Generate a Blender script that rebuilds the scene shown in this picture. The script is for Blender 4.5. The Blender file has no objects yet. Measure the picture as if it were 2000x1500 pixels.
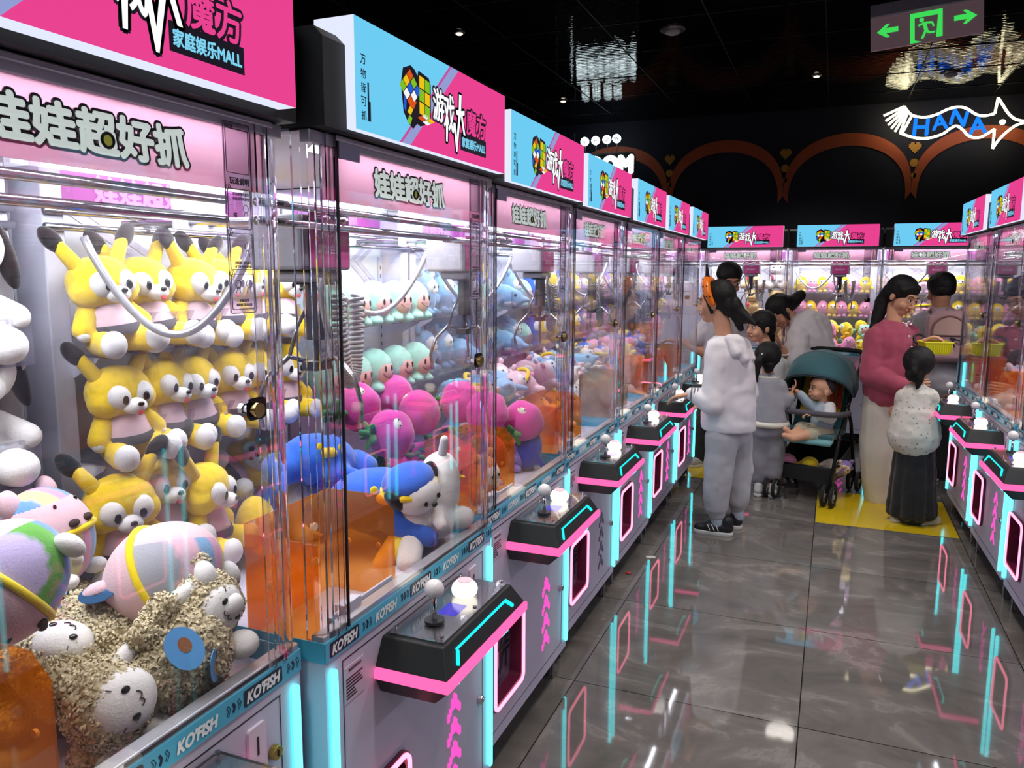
import bpy, bmesh, math, random
from mathutils import Vector, Matrix, Euler, noise
from math import radians as rad, sin, cos, pi

# ---------------------------------------------------------------- camera, world, exposure
S = bpy.context.scene
COL = S.collection
S.view_settings.view_transform = 'Standard'
S.view_settings.look = 'None'
S.view_settings.gamma = 1.0
S.view_settings.use_curve_mapping = False
S.view_settings.exposure = 0.0
FPX, YAW, PIT, ROL, CH = 1528.06, .3863, .1404, .0043, 1.54
_fw = Vector((-sin(YAW)*cos(PIT), cos(YAW)*cos(PIT), -sin(PIT)))
_r0 = Vector((cos(YAW), sin(YAW), 0)); _u0 = _r0.cross(_fw)
CR = cos(ROL)*_r0 + sin(ROL)*_u0
CU = -sin(ROL)*_r0 + cos(ROL)*_u0
CP = Vector((0, 0, CH))
cd = bpy.data.cameras.new('camera'); cam = bpy.data.objects.new('camera', cd); COL.objects.link(cam)
m = Matrix((CR, CU, -_fw)).transposed().to_4x4(); m.translation = CP
cam.matrix_world = m
cd.sensor_width = 36; cd.lens = 36*FPX/2000; cd.clip_start = .02; cd.clip_end = 60
S.camera = cam
w = bpy.data.worlds.new('world'); S.world = w; w.use_nodes = True
w.node_tree.nodes['Background'].inputs[0].default_value = (.55, .5, .62, 1)
w.node_tree.nodes['Background'].inputs[1].default_value = .10
cy = S.cycles
cy.max_bounces = 12; cy.diffuse_bounces = 3; cy.glossy_bounces = 5; cy.transmission_bounces = 10
cy.transparent_max_bounces = 64; cy.caustics_reflective = False; cy.caustics_refractive = False
cy.sample_clamp_indirect = 3; cy.use_denoising = True
cy.use_light_tree = True
INT_POWER = 10.5      # LED strip of one machine, W
CEIL_POWER = 106.0    # one ceiling downlight, W
CEIL = 3.44

def ray(px, py): return _fw + CR*((px-1000)/FPX) - CU*((py-750)/FPX)
def at(px, py, ax, v):
    d = ray(px, py); i = 'xyz'.index(ax); return CP + d*((v-CP[i])/d[i])

# ---------------------------------------------------------------- materials
def srgb(c):
    if isinstance(c, str):
        c = [int(c[i:i+2], 16)/255 for i in (0, 2, 4)]
    return tuple(x/12.92 if x <= .04045 else ((x+.055)/1.055)**2.4 for x in c[:3]) + (1,)
MATS = {}
def mat(name, col, rough=.5, metal=0, emit=0, sheen=0, bump=0, bscale=60, spec=.5, var=0, coat=0, bdist=.004, vscale=None, emcol=None):
    if name in MATS: return MATS[name]
    mt = bpy.data.materials.new(name); mt.use_nodes = True; nt = mt.node_tree
    b = nt.nodes['Principled BSDF']; c = srgb(col)
    b.inputs['Base Color'].default_value = c; b.inputs['Roughness'].default_value = rough
    b.inputs['Metallic'].default_value = metal; b.inputs['Specular IOR Level'].default_value = spec
    b.inputs['Sheen Weight'].default_value = sheen; b.inputs['Coat Weight'].default_value = coat
    if emit:
        b.inputs['Emission Color'].default_value = srgb(emcol) if emcol else c
        b.inputs['Emission Strength'].default_value = emit
    if bump or var:
        tc = nt.nodes.new('ShaderNodeTexCoord'); n = nt.nodes.new('ShaderNodeTexNoise')
        n.inputs['Scale'].default_value = bscale; n.inputs['Detail'].default_value = 4
        nt.links.new(tc.outputs['Object'], n.inputs['Vector'])
        if bump:
            bp = nt.nodes.new('ShaderNodeBump'); bp.inputs['Strength'].default_value = bump; bp.inputs['Distance'].default_value = bdist
            nt.links.new(n.outputs['Fac'], bp.inputs['Height']); nt.links.new(bp.outputs[0], b.inputs['Normal'])
        if var:
            n2 = nt.nodes.new('ShaderNodeTexNoise'); n2.inputs['Scale'].default_value = vscale or bscale*.3
            nt.links.new(tc.outputs['Object'], n2.inputs['Vector'])
            mx = nt.nodes.new('ShaderNodeMix'); mx.data_type = 'RGBA'
            mx.inputs[6].default_value = tuple(x*(1-var) for x in c[:3])+(1,)
            mx.inputs[7].default_value = tuple(min(1, x*(1+var*.6)+var*.02) for x in c[:3])+(1,)
            nt.links.new(n2.outputs['Fac'], mx.inputs[0]); nt.links.new(mx.outputs[2], b.inputs['Base Color'])
    MATS[name] = mt; return mt
def fur(name, col, scale=240): return mat(name, col, .95, sheen=.35, bump=.5, bscale=scale, spec=.1, var=.12, vscale=30, bdist=.002)
def glow(name, col, s=1.0):
    if name in MATS: return MATS[name]
    mt = bpy.data.materials.new(name); mt.use_nodes = True; nt = mt.node_tree
    nt.nodes.clear(); e = nt.nodes.new('ShaderNodeEmission'); o = nt.nodes.new('ShaderNodeOutputMaterial')
    e.inputs[0].default_value = srgb(col); e.inputs[1].default_value = s
    nt.links.new(e.outputs[0], o.inputs[0]); MATS[name] = mt; return mt
def see_through(name, tint, base=.045, film=None, filmfac=0, rough=.0, trans=.0, bump=0):
    """thin clear sheet: transparent + mirror by facing angle, with an optional dyed film mixed in"""
    mt = bpy.data.materials.new(name); mt.use_nodes = True; nt = mt.node_tree; nt.nodes.clear()
    N = nt.nodes.new; L = nt.links.new
    o = N('ShaderNodeOutputMaterial'); tr = N('ShaderNodeBsdfTransparent'); tr.inputs[0].default_value = tuple(tint)+(1,)
    gl = N('ShaderNodeBsdfGlossy'); gl.inputs['Roughness'].default_value = rough; gl.inputs[0].default_value = (1, 1, 1, 1)
    lw = N('ShaderNodeLayerWeight'); lw.inputs[0].default_value = .5
    pw = N('ShaderNodeMath'); pw.operation = 'POWER'; pw.inputs[1].default_value = 5; L(lw.outputs['Facing'], pw.inputs[0])
    ma = N('ShaderNodeMath'); ma.operation = 'MULTIPLY_ADD'; ma.inputs[1].default_value = .8; ma.inputs[2].default_value = base; L(pw.outputs[0], ma.inputs[0])
    body = tr
    if film:
        d = N('ShaderNodeBsdfDiffuse'); d.inputs[0].default_value = srgb(film)
        t = N('ShaderNodeBsdfTranslucent'); t.inputs[0].default_value = srgb(film)
        a = N('ShaderNodeMixShader'); a.inputs[0].default_value = trans; L(d.outputs[0], a.inputs[1]); L(t.outputs[0], a.inputs[2])
        f = N('ShaderNodeMixShader'); f.inputs[0].default_value = filmfac; L(tr.outputs[0], f.inputs[1]); L(a.outputs[0], f.inputs[2]); body = f
        if bump:
            tc = N('ShaderNodeTexCoord'); mp = N('ShaderNodeMapping'); mp.inputs['Scale'].default_value = (1.2, 1, 26)
            n = N('ShaderNodeTexNoise'); n.inputs['Scale'].default_value = 4; n.inputs['Detail'].default_value = 3
            L(tc.outputs['Object'], mp.inputs[0]); L(mp.outputs[0], n.inputs['Vector'])
            mx = N('ShaderNodeMix'); mx.data_type = 'RGBA'; c = srgb(film)
            mx.inputs[6].default_value = c; mx.inputs[7].default_value = srgb('f3c6d8')
            rp = N('ShaderNodeMapRange'); rp.inputs[1].default_value = .45; rp.inputs[2].default_value = .7; L(n.outputs['Fac'], rp.inputs[0])
            L(rp.outputs[0], mx.inputs[0]); L(mx.outputs[2], d.inputs[0]); L(mx.outputs[2], t.inputs[0])
    ms = N('ShaderNodeMixShader'); L(ma.outputs[0], ms.inputs[0]); L(body.outputs[0], ms.inputs[1]); L(gl.outputs[0], ms.inputs[2])
    L(ms.outputs[0], o.inputs[0]); MATS[name] = mt; return mt

G_PANE = see_through('clear_acrylic', (.985, .985, .99), .03)
G_LIP = see_through('shelf_acrylic', (.86, .85, .88), .04, 'c9c2d6', .14, .02, .3)
G_HEAD = see_through('pink_film', (.97, .84, .92), .04, 'f4cbdc', .86, .02, .7, bump=1)
G_ORANGE = see_through('orange_acrylic', (.99, .66, .26), .05, 'ee8a1c', .20, .01, .5)
G_AMBER = see_through('amber_acrylic', (.75, .55, .25), .05, 'a8843c', .35, .01, .5)
gm = bpy.data.materials.new('corner_acrylic'); gm.use_nodes = True
_b = gm.node_tree.nodes['Principled BSDF']; _b.inputs['Transmission Weight'].default_value = 1; _b.inputs['Roughness'].default_value = .02
_b.inputs['IOR'].default_value = 1.46; _b.inputs['Base Color'].default_value = (.97, .96, 1, 1)
G_POST = gm
WHITE = mat('cabinet_white', 'c6c0d6', .42, bump=.05, bscale=300, var=.04, vscale=3)
INNER = mat('inner_white', 'd3d2e2', .6, var=.03, vscale=3)
BACKP = mat('back_panel_white', 'e6eaf2', .55, var=.04, vscale=4)
BLACK = mat('black_plastic', '1c1b1e', .35, var=.1, bscale=20)
MATTE = mat('matte_black', '0b0b0d', .6, var=.1, bscale=20)
DGREY = mat('dark_grey_metal', '4a4850', .4, metal=.4, var=.06, bscale=20)
MGREY = mat('mid_grey_metal', '8e8a97', .4, metal=.5, var=.05, bscale=20)
GREYP = mat('light_grey_plastic', 'bab8bd', .45, var=.05, bscale=20)
CHROME = mat('chrome', 'd8d8dc', .12, metal=1, var=.03, bscale=20)
STEEL = mat('brushed_steel', 'a5a6ab', .22, metal=.9, bump=.1, bscale=120, var=.05)
SILVER = mat('silver_paint', 'b9b8bf', .35, metal=.6, var=.03, bscale=20)
BAND = mat('teal_band', '52b4d6', .4, var=.05, bscale=20)
NAVY = mat('navy_print', '15223a', .4, var=.05, bscale=20)
INK = mat('ink_black', '14121c', .5, var=.05, bscale=20)
PRWHITE = mat('print_white', 'f6fafd', .5, var=.03, bscale=20)
PAPER = mat('sticker_paper', 'c9bcd0', .5, var=.03, bscale=20)
PINKP = mat('pink_label', 'c73f86', .5, var=.05, bscale=20, emit=0)
MAGBACK = mat('magenta_header_back', 'a8419c', .5, var=.15, bscale=12)
N_PINK = glow('neon_pink', 'ff5a98', 1.7)
N_PINKW = glow('neon_pink_white', 'ff7e9e', 3.4)
N_PINKD = glow('neon_pink_line', 'ff4f9b', 1.0)
N_CYAN = glow('neon_cyan', '4be0e6', 4.2)
N_CYANL = glow('neon_cyan_line', '22dfe2', 1.5)
N_ARROW = glow('arrow_pink', 'ff50bc', 1.3)
ARROW_OFF = mat('arrow_unlit', '6e6780', .5, var=.05, bscale=20)
S_CYAN = glow('sign_cyan', '6fcdf4', 1.0)
S_PINK = glow('sign_pink', 'ea4391', 1.0)
S_LILAC = glow('sign_lilac', '9aa5dd', .9)
S_STRIPE = glow('sign_stripe', 'cf55a5', .9)
S_WHITE = glow('sign_side_white', 'e6ecff', 1.0)
S_TXT = glow('sign_text_white', 'fdfdff', 1.1)
S_TXC = glow('sign_text_cyan', '80d4f2', 1.0)
S_BLK = mat('sign_text_outline', '16102a', .4, var=.05, bscale=20)
LED = glow('led_strip', 'f2f5ff', 9.0)
BTN = glow('button_light', 'fff6e2', 2.2)
SCR = glow('display_blue', '5a50ea', .9)
for nme, c in dict(y='f4c81a', g='86c328', b='2b60d8', o='e0571e', w='fbfbfb').items(): glow('tile_'+nme, c, .95)

# ---------------------------------------------------------------- mesh builder
class MB:
    def __init__(s): s.v = []; s.f = []; s.mi = []; s.cur = 0
    def add(s, vs, fs):
        k = len(s.v); s.v += [tuple(v) for v in vs]; s.f += [tuple(i+k for i in f) for f in fs]; s.mi += [s.cur]*len(fs); return s
    def box(s, c, d, rot=None):
        hx, hy, hz = d[0]/2, d[1]/2, d[2]/2
        vs = [Vector((x, y, z)) for x in (-hx, hx) for y in (-hy, hy) for z in (-hz, hz)]
        if rot: R_ = Euler([rad(a) for a in rot]).to_matrix(); vs = [R_ @ v for v in vs]
        c = Vector(c); return s.add([v+c for v in vs], [(0, 1, 3, 2), (4, 6, 7, 5), (0, 4, 5, 1), (2, 3, 7, 6), (0, 2, 6, 4), (1, 5, 7, 3)])
    def bx(s, x0, x1, y0, y1, z0, z1): return s.box(((x0+x1)/2, (y0+y1)/2, (z0+z1)/2), (x1-x0, y1-y0, z1-z0))
    def prism(s, pts, y0, y1, ax='y'):
        """polygon in the xz plane (or xy when ax='z', yz when ax='x') extruded"""
        n = len(pts)
        def mk(p, t): return (p[0], t, p[1]) if ax == 'y' else ((p[0], p[1], t) if ax == 'z' else (t, p[0], p[1]))
        vs = [mk(p, y0) for p in pts]+[mk(p, y1) for p in pts]
        return s.add(vs, [tuple(range(n)), tuple(range(2*n-1, n-1, -1))]+[(i, i+n, (i+1) % n+n, (i+1) % n) for i in range(n)])
    def ring(s, fr, r0, n):
        c, ux, uy = fr; return [c+ux*(cos(2*pi*i/n)*r0)+uy*(sin(2*pi*i/n)*r0) for i in range(n)]
    def tube(s, pts, r, n=10, closed=False, caps=True):
        pts = [Vector(p) for p in pts]; k = len(pts); rs = r if isinstance(r, (list, tuple)) else [r]*k
        vs = []; up = None
        for i, p in enumerate(pts):
            a = pts[(i-1) % k] if (closed or i > 0) else p; b = pts[(i+1) % k] if (closed or i < k-1) else p
            t = (b-a).normalized()
            if up is None: up = t.orthogonal().normalized()
            up = (up-t*up.dot(t)); up = up.normalized() if up.length > 1e-6 else t.orthogonal().normalized()
            vs += s.ring((p, up, t.cross(up)), rs[i], n)
        fs = []
        for i in range(k if closed else k-1):
            j = (i+1) % k
            for q in range(n): fs.append((i*n+q, i*n+(q+1) % n, j*n+(q+1) % n, j*n+q))
        if caps and not closed: fs += [tuple(range(n-1, -1, -1)), tuple((k-1)*n+q for q in range(n))]
        return s.add(vs, fs)
    def cyl(s, a, b, r, r2=None, n=20): return s.tube([a, b], [r, r if r2 is None else r2], n)
    def ell(s, c, r, rot=None, n=16, m=10):
        R_ = rot if isinstance(rot, Matrix) else (Euler([rad(a) for a in rot]).to_matrix() if rot else Matrix.Identity(3)); c = Vector(c)
        vs = [Vector((0, 0, -r[2]))]; fs = []
        for j in range(1, m):
            t = -pi/2+pi*j/m
            for i in range(n): vs.append(Vector((r[0]*cos(t)*cos(2*pi*i/n), r[1]*cos(t)*sin(2*pi*i/n), r[2]*sin(t))))
        vs.append(Vector((0, 0, r[2]))); T = len(vs)-1
        for i in range(n):
            fs.append((0, 1+(i+1) % n, 1+i)); fs.append((T, T-n+i, T-n+(i+1) % n))
        for j in range(m-2):
            for i in range(n): a = 1+j*n+i; b = 1+j*n+(i+1) % n; fs.append((a, b, b+n, a+n))
        return s.add([c+R_@v for v in vs], fs)
    def cap(s, a, b, r0, r1=None, n=14):
        """tapered capsule"""
        r1 = r0 if r1 is None else r1; a = Vector(a); b = Vector(b); t = (b-a).normalized() if (b-a).length > 1e-6 else Vector((0, 0, 1))
        P = []; R_ = []
        for k in range(4): q = pi/2*k/4; P.append(a-t*(r0*cos(q))); R_.append(max(r0*sin(q), r0*.02))
        P.append(a); R_.append(r0); P.append(b); R_.append(r1)
        for k in range(3, -1, -1): q = pi/2*k/4; P.append(b+t*(r1*cos(q))); R_.append(max(r1*sin(q), r1*.02))
        up = t.orthogonal().normalized(); w2 = t.cross(up); vs = []; fs = []; k = len(P)
        for p, r in zip(P, R_): vs += s.ring((p, up, w2), r, n)
        for i in range(k-1):
            for q in range(n): fs.append((i*n+q, i*n+(q+1) % n, (i+1)*n+(q+1) % n, (i+1)*n+q))
        fs += [tuple(range(n-1, -1, -1)), tuple((k-1)*n+q for q in range(n))]
        return s.add(vs, fs)
    def limb(s, pts, rs):
        for i in range(len(pts)-1): s.cap(pts[i], pts[i+1], rs[i], rs[i+1])
        return s
    def loft(s, rings, n=24):
        vs = []; fs = []
        for c, rx, ry in rings: vs += [Vector(c)+Vector((rx*cos(2*pi*i/n), ry*sin(2*pi*i/n), 0)) for i in range(n)]
        for j in range(len(rings)-1):
            for i in range(n): fs.append((j*n+i, j*n+(i+1) % n, (j+1)*n+(i+1) % n, (j+1)*n+i))
        k = (len(rings)-1)*n; fs += [tuple(range(n-1, -1, -1)), tuple(k+i for i in range(n))]
        return s.add(vs, fs)
    def m_(s, i): s.cur = i; return s
    def mesh(s, name, mats, smooth=False):
        me = bpy.data.meshes.new(name); me.from_pydata(s.v, [], s.f)
        for mt in (mats if isinstance(mats, (list, tuple)) else [mats]): me.materials.append(mt)
        for p, i in zip(me.polygons, s.mi): p.material_index = i; p.use_smooth = bool(smooth)
        me.update(); return me
    def build(s, name, mats, parent=None, smooth=False, bevel=0, seg=2, remesh=0, sm=0, disp=None, loc=None):
        me = s.mesh(name, mats, smooth)
        o = bpy.data.objects.new(name, me); COL.objects.link(o)
        if parent: o.parent = parent
        if loc: o.location = loc
        if remesh:
            md = o.modifiers.new('r', 'REMESH'); md.mode = 'VOXEL'; md.voxel_size = remesh; md.use_smooth_shade = True
            if sm: m2 = o.modifiers.new('s', 'SMOOTH'); m2.iterations = sm; m2.factor = .5
            dg = bpy.context.evaluated_depsgraph_get(); e = o.evaluated_get(dg)
            nm = bpy.data.meshes.new_from_object(e); o.modifiers.clear(); o.data = nm; nm.name = name
            if not nm.materials:
                for mt in (mats if isinstance(mats, (list, tuple)) else [mats]): nm.materials.append(mt)
            if disp:
                ns = [v.normal.copy() for v in nm.vertices]
                for v, q in zip(nm.vertices, ns): v.co += q*disp(v.co)
            for p in nm.polygons: p.use_smooth = True
            bpy.data.meshes.remove(me)
        elif bevel:
            md = o.modifiers.new('b', 'BEVEL'); md.width = bevel; md.segments = seg; md.limit_method = 'ANGLE'; md.angle_limit = rad(40)
        return o
def empty(name, loc=(0, 0, 0), rz=0, rot=None, scale=1):
    o = bpy.data.objects.new(name, None); COL.objects.link(o); o.location = loc
    o.rotation_euler = Euler([rad(a) for a in rot]) if rot else (0, 0, rad(rz)); o.scale = (scale,)*3; o.empty_display_size = .05; return o
def tag(o, label=None, cat=None, group=None, kind=None):
    if label: o['label'] = label
    if cat: o['category'] = cat
    if group: o['group'] = group
    if kind: o['kind'] = kind
    return o
KIDS = {}
def kids(o):
    global KIDS
    if KIDS.get('n') != len(bpy.data.objects):
        KIDS = {'n': len(bpy.data.objects)}
        for x in bpy.data.objects:
            if x.parent: KIDS.setdefault(x.parent.name, []).append(x)
    return KIDS.get(o.name, [])
def copy_tree(o, parent=None):
    src = {}
    def gather(x):
        src[x.name] = list(kids(x))
        for ch in src[x.name]: gather(ch)
    gather(o)
    def dup(x, par):
        c = x.copy(); COL.objects.link(c)
        if par: c.parent = par
        for ch in src[x.name]: dup(ch, c)
        return c
    return dup(o, parent)
def wr(k, a): return lambda co: a*(noise.noise(co*k)+.5*noise.noise(co*k*2.3+Vector((3, 1, 7))))

# ---------------------------------------------------------------- lettering
_TX = {}
def tx(s, size=1.0, shear=0, sx=1.0):
    """vertices and faces of a string laid in the xz plane, centred"""
    key = (s, shear)
    if key not in _TX:
        cu = bpy.data.curves.new('t', 'FONT'); cu.body = s; cu.size = 1; cu.shear = shear; cu.resolution_u = 3
        o = bpy.data.objects.new('t', cu); COL.objects.link(o)
        me = bpy.data.meshes.new_from_object(o.evaluated_get(bpy.context.evaluated_depsgraph_get()))
        V = [(v.co.x, v.co.y) for v in me.vertices]; F = [tuple(p.vertices) for p in me.polygons]
        bpy.data.objects.remove(o); bpy.data.curves.remove(cu); bpy.data.meshes.remove(me)
        if V:
            x0, x1 = min(v[0] for v in V), max(v[0] for v in V); y0, y1 = min(v[1] for v in V), max(v[1] for v in V)
            V = [(v[0]-(x0+x1)/2, v[1]-(y0+y1)/2) for v in V]
            _TX[key] = (V, F, x1-x0, y1-y0)
        else: _TX[key] = ([], [], 1, 1)
    return _TX[key]
def letter(mb, s, cx, cz, w=None, h=None, y=0, fat=0, n=4, shear=0, rot=0):
    V, F, W, H = tx(s, shear=shear)
    kx = (w/W) if w else (h/H); kz = (h/H) if h else kx
    offs = [(0, 0)] if not fat else [(fat*cos(2*pi*i/n), fat*sin(2*pi*i/n)) for i in range(n)]
    ca, sa = cos(rot), sin(rot)
    for i_, (a, b) in enumerate(offs):
        mb.add([(cx+(v[0]*kx)*ca-(v[1]*kz)*sa+a, y+i_*3e-5, cz+(v[0]*kx)*sa+(v[1]*kz)*ca+b) for v in V], F)
    return mb
def flat(mb, pts, y): return mb.add([(p[0], y, p[1]) for p in pts], [tuple(range(len(pts)))])
def rrect(x0, x1, z0, z1, r, n=5):
    out = []
    for cx, cz, a0 in ((x1-r, z1-r, 0), (x0+r, z1-r, 90), (x0+r, z0+r, 180), (x1-r, z0+r, 270)):
        for i in range(n+1): a = rad(a0+90*i/n); out.append((cx+r*cos(a), cz+r*sin(a)))
    return out

# ---------------------------------------------------------------- claw machine (player faces local +Y, x runs to the player's right)
W, D = .772, .80
ZB, ZS0, ZS1, ZG = .11, .815, .855, 1.785
FLOORZ = .80
def build_cabinet(root):
    b = MB()
    b.bx(0, W, .14, D, ZB, ZS0).bx(0, .02, .02, .14, ZB, ZS0).bx(W-.02, W, .02, .14, ZB, ZS0).bx(.02, W-.02, .02, .14, ZB, ZB+.02).bx(.02, W-.02, .02, .14, ZS0-.012, ZS0)
    ox0, ox1, oz0, oz1 = .05, .285, .225, .475
    b.bx(0, ox0, 0, .02, ZB, ZS0).bx(ox1, W, 0, .02, ZB, ZS0).bx(ox0, ox1, 0, .02, ZB, oz0).bx(ox0, ox1, 0, .02, oz1, ZS0)
    cab = b.build('cabinet_body', WHITE, root)
    s = MB(); d = .0008
    for x0, x1, z0, z1 in ((.055, .715, .793, .795), (.0545, .0565, .15, .793), (.712, .714, .15, .793), (.055, .715, .149, .151)): s.bx(x0, x1, -d, .001, z0, z1)
    s.build('panel_seam', INK, cab)
    r = MB(); r.bx(ox0, ox1, .075, .08, oz0, oz1).bx(ox0-.004, ox0, .02, .08, oz0, oz1).bx(ox1, ox1+.004, .02, .08, oz0, oz1).bx(ox0, ox1, .02, .08, oz0-.004, oz0).bx(ox0, ox1, .02, .08, oz1, oz1+.004)
    r.build('prize_recess', mat('recess_mauve', '8a7d98', .5, var=.05), cab)
    # prize flap with lettering, framed by a pink neon tube
    pd = MB().bx(ox0+.012, ox1-.012, .028, .032, oz0+.012, oz1-.012).build('prize_door', see_through('smoke_acrylic', (.8, .76, .84), .05, '9c8eaa', .35, .01, .2) if 'smoke_acrylic' not in MATS else MATS['smoke_acrylic'], root)
    t = MB(); letter(t, 'PRIZE', .168, .385, h=.048, y=.027, fat=.0028); letter(t, 'OUT', .168, .318, h=.06, y=.027, fat=.0032)
    for x0, z0, x1, z1 in ((.09, .43, .165, .25), (.245, .43, .175, .25), (.09, .43, .245, .43)): t.tube([(x0, .027, z0), (x1, .027, z1)], .0008, 4)
    t.build('prize_lettering', INK, pd)
    fr = MB(); o = rrect(ox0-.006, ox1+.006, oz0-.006, oz1+.006, .03); i = rrect(ox0+.016, ox1-.016, oz0+.016, oz1-.016, .018); n = len(o)
    fr.add([(p[0], -.012, p[1]) for p in o]+[(p[0], -.012, p[1]) for p in i]+[(p[0], .0, p[1]) for p in o]+[(p[0], .03, p[1]) for p in i],
           [(k, (k+1) % n, (k+1) % n+n, k+n) for k in range(n)]+[(k, k+2*n, (k+1) % n+2*n, (k+1) % n) for k in range(n)]+[(k+n, (k+1) % n+n, (k+1) % n+3*n, k+3*n) for k in range(n)])
    pf = fr.build('prize_frame', mat('frame_maroon', '6e2140', .35, var=.05), root)
    MB().tube([(p[0], -.014, p[1]) for p in rrect(ox0+.002, ox1-.002, oz0+.002, oz1-.002, .026, 6)], .0058, 8, closed=True).build('neon_tube', N_PINKW, pf, smooth=True)
    # blue band with lettering round the top edge
    bd = MB().bx(0, W, -.003, .004, ZS0, ZS1).bx(-.002, 0, 0, D*.9, ZS0, ZS1).bx(W, W+.002, 0, D*.9, ZS0, ZS1).build('name_band', BAND, root)
    wl, dk = MB(), MB(); zc = (ZS0+ZS1)/2; x = .012; k = 1
    while x < W-.08:
        dkbox = k % 2
        if dkbox: dk.prism(rrect(x, x+.098, zc-.0145, zc+.0145, .004, 2), -.0038, -.003)
        letter(wl, "KO'FISH", x+.049, zc, w=.084, h=.020, y=-.0045, fat=.0014, shear=.25); x += .108
        for q in range(3):
            hx = x+.004+q*.0125; pts = [(hx, zc+.007), (hx+.004, zc+.009), (hx+.0085, zc+.001), (hx+.004, zc-.009), (hx, zc-.007), (hx+.004, zc)]
            if q == 1: dk.prism(pts, -.0042, -.003)
            else: dk.tube([(p[0], -.0035, p[1]) for p in pts], .0006, 4, closed=True)
        x += .044; k += 1
    wl.build('band_lettering', PRWHITE, bd); dk.build('band_print', NAVY, bd)
    # vertical cyan neon tubes
    for nx in (.018, W-.022):
        MB().cap((nx, -.007, .15), (nx, -.007, .79), .0075, n=10).build('neon_tube', N_CYAN, root, smooth=True)
    # casters
    for cx in (.06, W-.06):
        for cyy in (.06, D-.08):
            c = MB(); c.box((cx, cyy, .1), (.06, .06, .012)).bx(cx-.022, cx-.018, cyy-.02, cyy+.025, .035, .1).bx(cx+.018, cx+.022, cyy-.02, cyy+.025, .035, .1)
            c.cyl((cx, cyy-.03, .0), (cx, cyy-.03, .11), .006, n=8)
            cs = c.build('caster', STEEL, root)
            MB().cyl((cx-.015, cyy+.01, .033), (cx+.015, cyy+.01, .033), .033, n=18).build('wheel', mat('wheel_grey', '5b5a5e', .5, var=.05), cs, smooth=False)
    # lock, coin plate, sticker
    l = MB(); l.cyl((.69, 0, .377), (.69, -.012, .377), .012).box((.69, -.013, .377), (.003, .002, .012)); l.build('lock', CHROME, root, bevel=.001)
    l = MB(); l.cyl((.69, 0, .70), (.69, -.012, .70), .013); l2 = l.build('lock', mat('brass', 'b8a35a', .3, metal=1, var=.05), root, bevel=.001)
    MB().box((.69, -.0125, .70), (.003, .002, .012)).build('keyhole', INK, l2)
    c = MB().prism(rrect(.625, .668, .675, .775, .006, 3), -.006, 0).build('coin_plate', mat('coin_plate', 'd9cfe0', .4, var=.04), root)
    t = MB(); t.bx(.644, .6475, -.0075, -.006, .722, .755).bx(.638, .655, -.0075, -.006, .69, .702); t.build('coin_slot', INK, c)
    s = MB().bx(.06, .13, -.0015, 0, .70, .775).build('notice_sticker', PAPER, root)
    t = MB(); letter(t, '微信扫码支付', .095, .766, h=.007, y=-.002, fat=.0002)
    for i in range(7): t.bx(.064, .064+(.036 if i < 3 else .058)-.004*(i % 3), -.002, -.0015, .708+i*.0066, .711+i*.0066)
    t.build('sticker_print', INK, s)

def build_arrows(root, on=True):
    a = MB(); u = .0105
    for k in range(4):
        z0 = .215+k*.066
        for rowi, (cols) in enumerate([(-3, 3), (-3, -2, 2, 3), (-2, -1, 0, 1, 2), (-1, 0, 1), (-1, 0, 1), (0,)]):
            for cxx in cols: a.bx(.535+cxx*u-u/2, .535+cxx*u+u/2, -.0025, 0, z0+rowi*u, z0+rowi*u+u*.98)
    a.build('arrow_light', N_ARROW if on else ARROW_OFF, root)

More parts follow.
